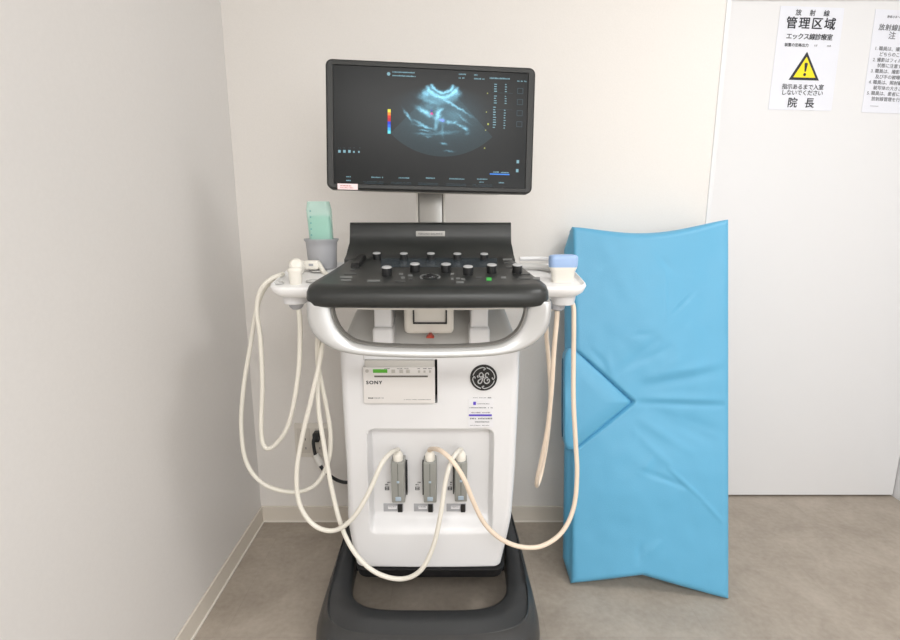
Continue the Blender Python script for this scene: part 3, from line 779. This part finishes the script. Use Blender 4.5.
for x, w2 in ((384.5, 5), (397, 5), (404, 4.5), (417.5, 2.4), (423, 2.8), (428.3, 3.6)): bars(bm, FP(x, 368.9), 0, 0, w2 * QP, .7 * QP, .9 * QP, .25, .95)
obj('lettering', bm, M_INK, prn, smooth=0)
bm = bmesh.new(); bars(bm, FP(374.5, 398.4), 0, 0, 9 * QP, 1 * QP, 1.2 * QP, .25, .9); bars(bm, FP(404, 399.8), 0, 0, 27 * QP, .6 * QP, 1.0 * QP, .25, .95)
obj('small_lettering', bm, M_INKG, prn, smooth=0)

# ------------------------------------------------------------------ probes with cable and connector
def connector(root, px, py_t, py_b, fin):
    Y0, Y1 = YR - .045, YR
    a_, c_ = P(px - 6.3, py_b, Y0), P(px + 6.3, py_t, Y0)
    bm = BX(a_.x, c_.x, Y0, Y1 - .0005, a_.z, c_.z, r=.003); cn = obj('connector', bm, M_CONN, root)
    mx = (a_.x + c_.x) / 2
    obj('connector_button', BX(mx - .0075, mx + .0075, Y0 - .0015, Y0 + .002, a_.z + .006, a_.z + .0175, r=.001), M_CONNB, cn)
    zz = a_.z + .058; obj('connector_button', BX(mx - .0035, mx + .0035, Y0 - .001, Y0 + .002, zz, zz + .006, r=.0008), M_CONNB, cn)
    obj('connector_seam', BX(mx - .0006, mx + .0006, Y0 - .0006, Y0 + .001, a_.z + .02, c_.z - .004), M_KEY, cn, smooth=0)
    fx = c_.x + .003 if fin > 0 else a_.x - .003
    obj('connector_latch', BX(fx - .0014, fx + .0014, Y0 + .026, Y1 - .0005, a_.z + .008, c_.z - .014, r=.0008), M_CORD, cn)
    bm = bmesh.new(); lathe(bm, (mx, Y0 + .016, c_.z - .003), [(.0128, 0), (.0134, .012), (.0130, .019), (.0105, .023), (.0085, .026), (.006, .027)], 20)
    obj('strain_relief', bm, M_PROBE, root)
    return Vector((mx, Y0 + .016, c_.z + .021))
def cable(root, m, runs, r=.0061):
    bm = bmesh.new(); tube(bm, runs, r, 10, 8); return obj('cable', bm, m, root, smooth=80)

# round-headed probe, front of the left tray
pb = Vector((pl_.x + .004, 1.245, ZTR - .008))
p1 = thing('ultrasound_probe', 'cream probe with round head upright in the left tray, its cable looping lowest left', 'ultrasound probe', pb, 'ultrasound probes')
bm = bmesh.new(); lathe(bm, pb - Vector((0, 0, .03)), [(.008, -.02), (.010, 0), (.014, .03), (.0155, .045), (.0155, .058), (.019, .064), (.0165, .07), (.008, .073)], 24, sy=.85)
obj('probe_body', bm, M_PROBE, p1, smooth=60)
bm = bmesh.new(); Mh = Matrix.Rotation(R(62), 3, 'X'); lathe(bm, pb + Vector((-.002, .022, .043)), [(.006, -.022), (.0165, -.018), (.0185, -.006), (.0165, .012), (.008, .018)], 24, M=Mh)
obj('probe_head', bm, M_PROBE, p1, smooth=60)
bm = bmesh.new(); lathe(bm, Vector((pl_.x + .002, 1.245, ZTR - .062)), [(.009, -.006), (.016, 0), (.020, .012), (.021, .02)], 24); obj('strain_relief', bm, M_CUP, p1)
end = connector(p1, 398.0, 462.5, 503, 1)
path = [Vector((pl_.x + .002, 1.245, ZTR - .05)), P(299.5, 315, 1.245), P(300, 345, 1.245), P(297.5, 380, 1.25), P(289, 423, 1.26), P(276, 444, 1.27), P(265.5, 447.5, 1.275), P(261.3, 430, 1.28), P(262.5, 385, 1.28), P(260.5, 340, 1.28), P(257, 310, 1.275), P(260.5, 291, 1.275), P(270, 280, 1.275), P(280, 275.2, 1.285),
        P(282, 274.5, 1.31), P(272.5, 280, 1.33), P(263, 291, 1.34), P(256, 312, 1.345), P(250.5, 345, 1.345), P(244, 385, 1.34), P(241.3, 425, 1.33), P(246.5, 462, 1.32), P(264, 484, 1.31), P(292, 492, 1.3), P(315, 485, 1.29), P(328, 462, 1.29), P(330.5, 435, 1.29), P(326, 405, 1.28), P(319, 370, 1.25), P(317.5, 345, 1.21), P(321, 325, 1.17), P(322, 311, 1.165)]
path += [P(325.5, 313, 1.18), P(323.5, 335, 1.21), P(319, 365, 1.22), P(311, 400, 1.22), P(301.5, 440, 1.22), P(296.5, 475, 1.215), P(300, 505, 1.21), P(314, 525, 1.205), P(334, 530.5, 1.20), P(353, 518, 1.19), P(369, 492, 1.19), P(381, 465, 1.20), P(390, 453.5, 1.225), P(395.5, 450.8, 1.25), end + Vector((0, 0, .008)), end]
cable(p1, M_CABLE, path)

# blocky probe lying behind it
q = P(313.5, 262.5, 1.35)
p2 = thing('ultrasound_probe', 'small blocky cream probe lying flat between the gel cup and the console edge', 'ultrasound probe', (q.x, 1.35, ZTR), 'ultrasound probes')
rot2 = Matrix.Rotation(R(-7), 3, 'Z')
def bar2(name, x0, x1, y0, y1, z0, z1, r, m):
    bm = BX(x0, x1, y0, y1, z0, z1, r=r, seg=4)
    for v in bm.verts: v.co = rot2 @ v.co + Vector((q.x, 1.35, ZTR + .0125))
    return obj(name, bm, m, p2, smooth=60)
bar2('probe_body', -.022, .016, -.013, .013, .006, .030, .006, M_PROBE)
bar2('probe_head', -.048, -.018, -.015, .015, .003, .028, .010, M_PROBE)
bar2('probe_label', -.008, .004, -.0136, -.012, .016, .022, .0003, M_CUP)
end = connector(p2, 461.0, 462.5, 502, -1)
cable(p2, M_CABLE, [rot2 @ Vector((.014, 0, .018)) + Vector((q.x, 1.35, ZTR + .016)), Vector((q.x + .03, 1.335, ZTR + .012)), Vector((q.x + .047, 1.31, ZTR - .002)), P(329, 318, 1.27), P(322, 345, 1.262), P(318, 375, 1.255), P(318.5, 408, 1.25), P(324, 445, 1.24), P(331, 485, 1.23), P(341, 525, 1.22), P(355, 553, 1.205), P(375, 572, 1.19), P(400, 579, 1.18), P(420, 571, 1.17), P(433, 547, 1.17), P(440.5, 515, 1.17), P(445.5, 482, 1.18), P(451, 462, 1.20), P(457, 452.5, 1.23), end + Vector((0, 0, .008)), end])

# convex probe on the right tray
pb = Vector((pr_.x, 1.26, zr))
p3 = thing('ultrasound_probe', 'blue-tipped convex cream probe standing in the right tray', 'ultrasound probe', pb, 'ultrasound probes')
bm = bmesh.new(); rings = []
base3 = zr - .004
zt3 = P(563, 266, 1.26).z
hh = zt3 - base3
for t, wx, wy in ((0, .0265, .013), (.2, .0265, .0135), (.22, .0275, .014), (.45, .0275, .014), (.47, .0285, .0145), (.7, .029, .0145), (.72, .030, .015), (.9, .033, .016), (1, .034, .016)):
    rings.append([(pb.x + p_[0], 1.26 + p_[1], base3 + hh * t) for p_ in rrect(0, 0, wx, wy, .012, 5)])
loft(bm, rings); obj('probe_body', bm, M_PROBE, p3, smooth=50)
bm = bmesh.new(); rings = []
for dz, wx, wy in ((-.002, .034, .0165), (.004, .0345, .017), (.016, .035, .017), (.023, .0345, .0165), (.0265, .031, .0135), (.028, .022, .007)):
    rings.append([(pb.x + p_[0], 1.26 + p_[1], zt3 + dz) for p_ in rrect(0, 0, wx, wy, min(wx, wy) * .75, 5)])
loft(bm, rings); obj('probe_lens', bm, M_PROBEBLUE, p3, smooth=60)
rx = P(558, 306, 1.245).x
bm = bmesh.new(); lathe(bm, Vector((rx, 1.25, zr - .068)), [(.010, -.004), (.016, 0), (.019, .012), (.019, .022)], 24); obj('strain_relief', bm, M_CUP, p3)
end = connector(p3, 430.0, 462.5, 503, -1)
cable(p3, M_CABLEB, [Vector((rx, 1.25, zr - .058)), P(556.5, 322, 1.25), P(554, 350, 1.255), P(551.5, 390, 1.27), P(548, 425, 1.29), P(542.5, 455, 1.31), P(537, 480, 1.335), P(537.5, 485, 1.37), P(542, 470, 1.40), P(547.5, 437, 1.40), P(550.5, 400, 1.39), P(549, 365, 1.36), P(546.5, 335, 1.32), P(547, 315, 1.30), P(556, 304, 1.32), P(567, 300, 1.31),
        P(573, 305, 1.29), P(573.8, 325, 1.28), P(573.5, 360, 1.28), P(573.5, 400, 1.27), P(575.5, 440, 1.26), P(577, 475, 1.25), P(573.5, 508, 1.235), P(562, 532, 1.22), P(543, 545.5, 1.205), P(522, 547, 1.195), P(502, 539.5, 1.185), P(485, 524, 1.175), P(473.5, 502, 1.165), P(464.5, 480, 1.16), P(454, 463, 1.17), P(443.5, 452.5, 1.19), P(436, 449, 1.22), end + Vector((0, 0, .008)), end])

# ------------------------------------------------------------------ gel bottle
gt = Vector((P(322.8, 240, 1.40).x, 1.40, 1.020))
gb = thing('gel_bottle', 'translucent bottle half full of green gel standing in the grey cup', 'bottle', gt)
def clear(name, col, alpha, rough=.15):
    m = mat(name, col, rough); nt = m.node_tree; b_ = nt.nodes['Principled BSDF']
    tr_ = nt.nodes.new('ShaderNodeBsdfTransparent'); tr_.inputs[0].default_value = (.9, .98, .95, 1); mx = nt.nodes.new('ShaderNodeMixShader'); mx.inputs[0].default_value = alpha
    nt.links.new(tr_.outputs[0], mx.inputs[1]); nt.links.new(b_.outputs[0], mx.inputs[2]); nt.links.new(mx.outputs[0], nt.nodes['Material Output'].inputs[0]); return m
gz = P(320, 201.5, 1.40).z; gl = P(320, 215.5, 1.40).z; tl_ = R(-2.5)
def gell(name, z0, z1, ex, m, zfoot):
    bm = bmesh.new(); rings = []
    for k in range(9):
        t = k / 8; z = z0 + (z1 - z0) * t; g = (z - 1.006) / (gz - 1.006)
        hw_ = .0285 + .004 * g; hd_ = .017
        e_ = ex + (.004 if (k in (0, 8)) else 0)
        sh = -math.tan(R(2.2)) * (z - 1.006)
        rings.append([(gt.x + sh + p_[0], 1.40 + p_[1], z) for p_ in rrect(0, 0, hw_ - e_, hd_ - e_, .010, 5)])
    loft(bm, rings); return obj(name, bm, m, gb, smooth=50)
gell('bottle_shell', 1.020, gz, 0, clear('bottle_plastic', srgb(210, 242, 234), .5), 0)
gell('gel_fill', 1.023, gl, .0015, mat('green_gel', srgb(135, 218, 192), .3), 0)
bm = bmesh.new(); Fg = frame(Vector((gt.x - .0275, 1.3822, 1.075)), Vector((1, 0, 0)), Vector((-.04, 0, 1)))
for k in range(6): quad(bm, Fg, .001, .0042, .006 + k * .0155, .0095 + k * .0155)
obj('scale_marks', bm, mat('bottle_mark', srgb(70, 130, 140), .6), gb, smooth=0)

# ------------------------------------------------------------------ wall outlet and power cord
a, c = P(296, 457, YB - .006), P(330, 423.5, YB - .006)
ou = thing('wall_outlet', 'cream wall outlet plate behind the hanging probe cables', 'outlet', ((a.x + c.x) / 2, YB, a.z))
obj('plate', BX(a.x, c.x, YB - .008, YB, a.z, c.z, r=.003, seg=3), M_PLATE, ou)
mx = (a.x + c.x) / 2; hw2 = (c.x - a.x) / 2
for sx_ in (-.5, .5):
    x0 = mx + sx_ * hw2
    so = obj('socket', BX(x0 - hw2 * .36, x0 + hw2 * .36, YB - .0095, YB - .006, a.z + .018, c.z - .018, r=.001, seg=2), M_PLATED, ou)
    bm = bmesh.new()
    for zz in (a.z + .033, a.z + .068, a.z + .1):
        if zz > c.z - .022: continue
        box(bm, x0 - .009, x0 - .0065, YB - .0099, YB - .009, zz, zz + .008); box(bm, x0 + .0055, x0 + .008, YB - .0099, YB - .009, zz, zz + .008)
    obj('socket_slots', bm, M_INK, so, smooth=0)
pw = thing('power_cord', 'black power plug and cord with white tag in the wall outlet', 'power cord', P(316, 440, YB - .01))
pp = P(316.5, 437, YB - .03)
bm = BX(pp.x - .012, pp.x + .012, YB - .045, YB - .0097, pp.z - .016, pp.z + .018, r=.005); obj('plug', bm, M_CORD, pw)
bm = bmesh.new(); tube(bm, [pp + Vector((0, -.012, .01)), pp + Vector((-.006, -.022, -.008)), P(314.5, 451, YB - .05), P(317, 460, YB - .055), P(322, 468, YB - .06), P(329, 475, YB - .07), P(338, 480.5, YB - .09), P(347, 482.5, YB - .13), P(356, 481, YB - .17)], .0062, 10, 8); obj('cord', bm, M_CORD, pw, smooth=80)
bm = bmesh.new(); tube(bm, [P(315.8, 454.5, YB - .053), P(318.2, 459.8, YB - .056), P(321.2, 465.0, YB - .06)], .0115, 10, 3); obj('cord_tag', bm, M_TAG, pw)

# ------------------------------------------------------------------ blue examination cushion
def blue_mat():
    m = mat('blue_vinyl', srgb(96, 171, 208), .42, bump=.25, scale=420)
    return m
M_BLUE = blue_mat()
def onfloor(px, py):
    a_ = PITCH + math.atan((py - 320) / FPX); return P(px, py, CAM_H / math.tan(a_))
fBL, fBR = onfloor(571, 588), onfloor(730, 602)
fBL.z = fBR.z = .004
fTL, fTR = P(572.5, 226, 1.66), P(730, 218.5, 1.62)
TH = .11
ux = (fBR - fBL).normalized(); uz = ((fTL - fBL) + (fTR - fBR)).normalized(); nb = ux.cross(uz); nb.normalize()
if nb.y < 0: nb = -nb
def cpt(u, v): return (fBL * (1 - u) + fBR * u) * (1 - v) + (fTL * (1 - u) + fTR * u) * v
def cuv(px, py):
    """photo pixel to cushion face coordinates"""
    u, v = .5, .5
    for _ in range(12):
        def pr(u, v):
            p_ = cpt(u, v) - Vector((0, 0, CAM_H)); z_ = p_.y * math.cos(PITCH) - p_.z * math.sin(PITCH)
            return Vector((450 + FPX * p_.x / z_, 320 - FPX * (p_.y * math.sin(PITCH) + p_.z * math.cos(PITCH)) / z_))
        p0 = pr(u, v); e = 1e-3; du = (pr(u + e, v) - p0) / e; dv = (pr(u, v + e) - p0) / e
        d = Vector((px, py)) - p0; det = du.x * dv.y - du.y * dv.x
        u += (d.x * dv.y - d.y * dv.x) / det; v += (du.x * d.y - du.y * d.x) / det
    return u, v
WC, HC = (fBR - fBL).length, (fTL - fBL).length
cu = thing('examination_cushion', 'large blue vinyl examination cushion with V notch leaning on the back wall', 'cushion', ((fBL.x + fBR.x) / 2, 1.45, 0))
nA, nB, nC = cuv(570, 346), cuv(631.5, 402), cuv(574, 452)
folds = []
for x0, y0, x1, y1, wd, am in ((638, 402.5, 727, 405.5, 3.2, -.0038), (640, 398, 726, 400, 4.5, .0035), (645, 385, 722, 371, 5, -.003), (645, 378, 724, 362, 5, .0028), (618, 372, 655, 340, 5, -.003), (628, 366, 668, 348, 4, -.0022), (611, 376, 606, 355, 4, .0025),
                             (640, 420, 690, 452, 5, .0025), (665, 420, 712, 440, 5, -.0022), (672, 312, 693, 290, 2.0, -.002), (664, 262, 665, 320, 1.0, .0009), (655, 245, 672, 265, 4, -.0022), (600, 262, 628, 240, 5, -.002),
                             (641, 470, 684, 487, 3, -.003), (668, 468, 700, 498, 2.0, .0032), (700, 498, 722, 522, 2.0, .0026), (640, 472, 652, 455, 4, .002), (637, 575, 640, 556, 3.5, -.004), (645, 568, 662, 548, 5, .003), (655, 375, 690, 352, 6, .002),
                             (634, 432, 675, 470, 4, .002), (650, 410, 722, 432, 5, -.0018), (590, 350, 604, 365, 3, -.002), (632, 335, 650, 333, 3, -.0015)):
    a_, c_ = cuv(x0, y0), cuv(x1, y1); folds.append((a_[0] * WC, a_[1] * HC, c_[0] * WC, c_[1] * HC, wd * .0031, am))
def seg(px, py, x0, y0, x1, y1):
    dx, dy = x1 - x0, y1 - y0; t = ((px - x0) * dx + (py - y0) * dy) / (dx * dx + dy * dy); tc = max(0, min(1, t))
    return math.hypot(px - x0 - dx * tc, py - y0 - dy * tc), tc
def intri(x, y, tri):
    s_ = [(tri[i][0] - tri[i - 1][0]) * (y - tri[i - 1][1]) - (tri[i][1] - tri[i - 1][1]) * (x - tri[i - 1][0]) for i in range(3)]
    return all(k >= 0 for k in s_) or all(k <= 0 for k in s_)
TRI = [(q[0] * WC, q[1] * HC) for q in (nA, nB, nC)]
TRI[0] = (-.05, TRI[0][1] + .035); TRI[2] = (-.05, TRI[2][1] - .035)
def cdis(x, y):
    """displacement of the front face toward the viewer, metres"""
    d = 0
    for x0, y0, x1, y1, wd, am in folds:
        ds, t = seg(x, y, x0, y0, x1, y1)
        if ds < wd * 3: d += am * math.exp(-(ds / wd) ** 2) * math.sin(math.pi * (.12 + .76 * t))
    e1, _ = seg(x, y, *TRI[0], *TRI[1]); e2, _ = seg(x, y, *TRI[1], *TRI[2]); e = min(e1, e2)
    if intri(x, y, TRI): d -= .045 * sm((e + .003) / .010)
    else: d -= .016 * (1 - sm(e / .012)) ** 2
    # soft vertical belly and sag towards the notch
    d += .010 * math.sin(math.pi * min(1, max(0, x / WC))) * (1 - .5 * math.exp(-((y - TRI[1][1]) / .12) ** 2))
    d += .006 * noise.noise(Vector((x * 6, y * 5, 1.3))) + .0015 * noise.noise(Vector((x * 22, y * 18, 4.3)))
    return d
def param(n, r=.03, L=1):
    k = [L * .5 * (1 - math.cos(math.pi * i / n)) * .35 + L * i / n * .65 for i in range(n + 1)]; return [q / L for q in k]
nu, nv = 110, 230
us = sorted(set([0, .004, .01, .02, .032, .045, 1 - .045, 1 - .032, 1 - .02, 1 - .01, 1 - .004, 1] + [.055 + .89 * i / nu for i in range(nu + 1)]))
vs_ = sorted(set([0, .002, .005, .01, .016, .022, 1 - .022, 1 - .016, 1 - .01, 1 - .005, 1 - .002, 1] + [.028 + .944 * i / nv for i in range(nv + 1)]))
def cface(u, v, back):
    x, y = u * WC, v * HC
    # pillow outline: the edges bow in between the pulled corners
    cu_top = .030 * math.sin(math.pi * u) ** 1.3; cu_bot = .050 * (1 - abs(2 * u - .92) / 1.08) ** 1.1 if 0 < u < 1 else 0
    if isinstance(cu_bot, complex): cu_bot = 0
    vv = v * HC + (cu_bot * (1 - sm(v / .35)) - cu_top * sm((v - .65) / .35))
    uu = u * WC + (.004 * math.sin(math.pi * v)) * (1 - u)
    r = .016
    o = 0
    for dd in (x, WC - x, y, HC - y):
        if dd < r: o = max(o, r - math.sqrt(max(0, r * r - (r - dd) ** 2)))
    r = .012
    p_ = cpt(uu / WC, vv / HC)
    if back: return p_ + nb * (TH - o * 1.2)
    return p_ + nb * (o - cdis(x, y) * sm(min(x, WC - x, y, HC - y) / .02))
bm = bmesh.new()
gf = [[bm.verts.new(cface(u, v, 0)) for u in us] for v in vs_]
gk = [[bm.verts.new(cface(u, v, 1)) for u in us] for v in vs_]
n1, n2 = len(vs_), len(us)
for g in (gf, gk):
    for i in range(n1 - 1):
        for j in range(n2 - 1): bm.faces.new((g[i][j], g[i][j + 1], g[i + 1][j + 1], g[i + 1][j]))
bd = [(0, j) for j in range(n2)] + [(i, n2 - 1) for i in range(1, n1)] + [(n1 - 1, j) for j in range(n2 - 2, -1, -1)] + [(i, 0) for i in range(n1 - 2, 0, -1)]
for k in range(len(bd)):
    (i, j), (i2, j2) = bd[k], bd[(k + 1) % len(bd)]
    pass
cen = sum((v.co for v in gf[n1 // 2]), Vector()) / n2
sides = [[gf[i][j] for i, j in bd]]
for t_ in (.15, .32, .5, .68, .85):
    row = []
    for i, j in bd:
        a_, c_ = gf[i][j].co, gk[i][j].co; u_, v_ = us[j], vs_[i]
        ox_ = (-1 if j == 0 else 1 if j == n2 - 1 else 0) * math.sin(math.pi * t_) * (.022 if j == 0 else .003)
        row.append(bm.verts.new(a_ * (1 - t_) + c_ * t_ + ux * ox_ * min(1, min(v_, 1 - v_) / .06)))
    sides.append(row)
sides.append([gk[i][j] for i, j in bd])
for a_, c_ in zip(sides, sides[1:]):
    for k in range(len(bd)):
        k2 = (k + 1) % len(bd); bm.faces.new((a_[k], a_[k2], c_[k2], c_[k]))
zmin = min(v.co.z for v in bm.verts)
for v in bm.verts:
    if v.co.z < .0015: v.co.z = .0015
obj('cushion_body', bm, M_BLUE, cu, smooth=60)
# wedge piece filling the notch and sticking out at the left
w0, w1, w2 = cuv(568, 348), cuv(632.5, 402), cuv(573.5, 451.5)
apx = (w1[0] * WC, w1[1] * HC)
plw = [(.004, w0[1] * HC + .0), (apx[0] - .012, apx[1] + .013), (apx[0] - .003, apx[1] + .004), (apx[0] - .003, apx[1] - .005), (apx[0] - .012, apx[1] - .013), (.006, w2[1] * HC), (-.012, w2[1] * HC + .004), (-.021, w2[1] * HC + .02), (-.024, w2[1] * HC + .05), (-.025, apx[1]), (-.024, w0[1] * HC - .045), (-.021, w0[1] * HC - .02), (-.012, w0[1] * HC - .003)]
cxw, cyw = .03, apx[1]
bm = bmesh.new(); rings = []
def wp(x, y, off): return cpt(x / WC, y / HC) + nb * off
for off, s_ in ((.090, .94), (.086, 1.0), (.012, 1.0), (.008, .992), (.0045, .975), (-.001, .9), (-.004, .5)):
    rings.append([wp(cxw + (x - cxw) * s_, cyw + (y - cyw) * s_, off) for x, y in plw])
loft(bm, rings)
wd_ = obj('notch_wedge', bm, M_BLUE, cu, smooth=45)
# dark piping seam at the wedge's left end
bm = bmesh.new(); tube(bm, [wp(-.0262, w0[1] * HC - .035, .03), wp(-.0268, apx[1], .034), wp(-.0262, w2[1] * HC + .04, .03)], .0016, 6, 6)
obj('wedge_seam', bm, mat('seam_dark_blue', srgb(40, 90, 120), .6), wd_)

# ------------------------------------------------------------------ notices on the sliding door
def notice(name, label, tlc, trc, brc, blc):
    YN = YD - .0015
    c4 = [P(x, y, YN) for x, y in (blc, brc, trc, tlc)]
    t = thing(name, label, 'notice', (sum(q_.x for q_ in c4) / 4, YD, min(q_.z for q_ in c4)), 'notices on the sliding door')
    bm = bmesh.new(); loft(bm, [[Vector((q_.x, y, q_.z)) for q_ in c4] for y in (YN, YD - .0002)])
    obj('paper', bm, M_PAPER, t, smooth=0)
    return t, c4
def nframe(c4, u, v, e=.0008):
    """origin at u right, v down within the notice"""
    bl, br, tr_, tl2 = c4
    p_ = (tl2 * (1 - u) + tr_ * u) * (1 - v) + (bl * (1 - u) + br * u) * v
    p_.y = YD - .0015 - e
    return frame(p_, tr_ - tl2, tl2 - bl)
n1_, c4 = notice('warning_notice', 'white radiation area notice with yellow warning triangle on the door', (780.8, 5.7), (844.5, 8.0), (831.3, 110.8), (768.2, 109.4))
wN = (c4[1] - c4[0]).length; hN = (c4[3] - c4[0]).length
def nt_(bm, c4, s, u, v, wid, n, bold=.0006, sx=1.0, pitch=None):
    """n characters spread over the width share wid, baseline at v"""
    W2 = (c4[1] - c4[0]).length * wid
    size = W2 / n * 1.02 if pitch is None else pitch * W2 / n
    for k, ch in enumerate(s):
        if ch == ' ': continue
        M_ = nframe(c4, u + wid * (k + .5) / len(s), v)
        text(bm, ch, size, M_, 'CENTER', 1, bold, sx)
bm = bmesh.new()
nt_(bm, c4, '放射線', .12 + .06, .080, .66, 3, .0006, 1, .42)
nt_(bm, c4, '管理区域', .10, .198, .80, 4, .0016, 1, .88)
nt_(bm, c4, 'エックス線診療室', .14, .305, .73, 8, .0008, 1, 1.03)
nt_(bm, c4, '装置の定格出力', .13, .378, .38, 7, .0004, 1, 1.0)
text(bm, 'kV', .010, nframe(c4, .60, .374)); text(bm, 'mA', .010, nframe(c4, .80, .374))
nt_(bm, c4, '指示あるまで入室', .17, .790, .66, 8, .0005, 1, 1.04)
nt_(bm, c4, 'しないでください', .17, .848, .66, 8, .0005, 1, 1.04)
nt_(bm, c4, '院長', .23, .965, .54, 2, .0012, 1, .58)
obj('lettering', bm, M_INK, n1_, smooth=0)
def npoly(c4, pts, m, name, parent, e, r=0):
    bm = bmesh.new(); fr_ = [nframe(c4, u, v, e).translation for u, v in pts]
    f_ = bm.faces.new([bm.verts.new(p_) for p_ in fr_]); return obj(name, bm, m, parent, smooth=0)
npoly(c4, [(.262, .703), (.742, .703), (.500, .425)], M_INK, 'warning_triangle', n1_, .0005)
npoly(c4, [(.330, .677), (.680, .677), (.503, .475)], M_YEL, 'triangle_field', n1_, .0009)
bm = bmesh.new(); f_ = [nframe(c4, u, v, .0013).translation for u, v in ((.482, .542), (.494, .533), (.522, .533), (.534, .542), (.518, .620), (.494, .620))]
bm.faces.new([bm.verts.new(p_) for p_ in f_])
cc_ = nframe(c4, .503, .648, .0013); bm.faces.new([bm.verts.new(cc_ @ Vector((.0052 * math.cos(R(a_ * 30)), .0052 * math.sin(R(a_ * 30)), 0))) for a_ in range(12)])
obj('exclamation_mark', bm, M_INK, n1_, smooth=0)
n2_, c5 = notice('rules_notice', 'white page of numbered small print cut off at the right edge', (875.8, 9.0), (943, 12.5), (930, 114.5), (861.5, 112.3))
bm = bmesh.new()
text(bm, '患者さまへのお願い', .009, nframe(c5, .18, .075), 'LEFT', 1, .0003)
nt_(bm, c5, '放射線診療', .075, .19, .48, 5, .0008, 1, .92)
text(bm, '室の', .0262, nframe(c5, .56, .195), 'LEFT', 1, .0005)
text(bm, '注', .026, nframe(c5, .235, .270), 'LEFT', 1, .0006); text(bm, '意', .026, nframe(c5, .46, .270), 'LEFT', 1, .0006); text(bm, '事項', .026, nframe(c5, .64, .270), 'LEFT', 1, .0006)
lines = ['1. 職員は、撮影室内の方', '　 どちらのことにも', '2. 撮影はフィルムを確認', '　 状態に注意すること', '3. 職員は、撮影者に対し', '　 及び手の被曝線量に', '4. 職員は、照射範囲を', '　 被写体の大きさまで', '5. 職員は、患者に対し', '　 放射線管理を行うこと']
for k, s in enumerate(lines): text(bm, s, .0148, nframe(c5, .06 - .003 * k, .385 + .0545 * k), 'LEFT', 1, .0003)
obj('lettering', bm, M_INKG, n2_, smooth=0)
bm = bmesh.new(); quad(bm, nframe(c5, .11, .935), 0, .03, 0, .0012); obj('rule_line', bm, M_INKG, n2_, smooth=0)
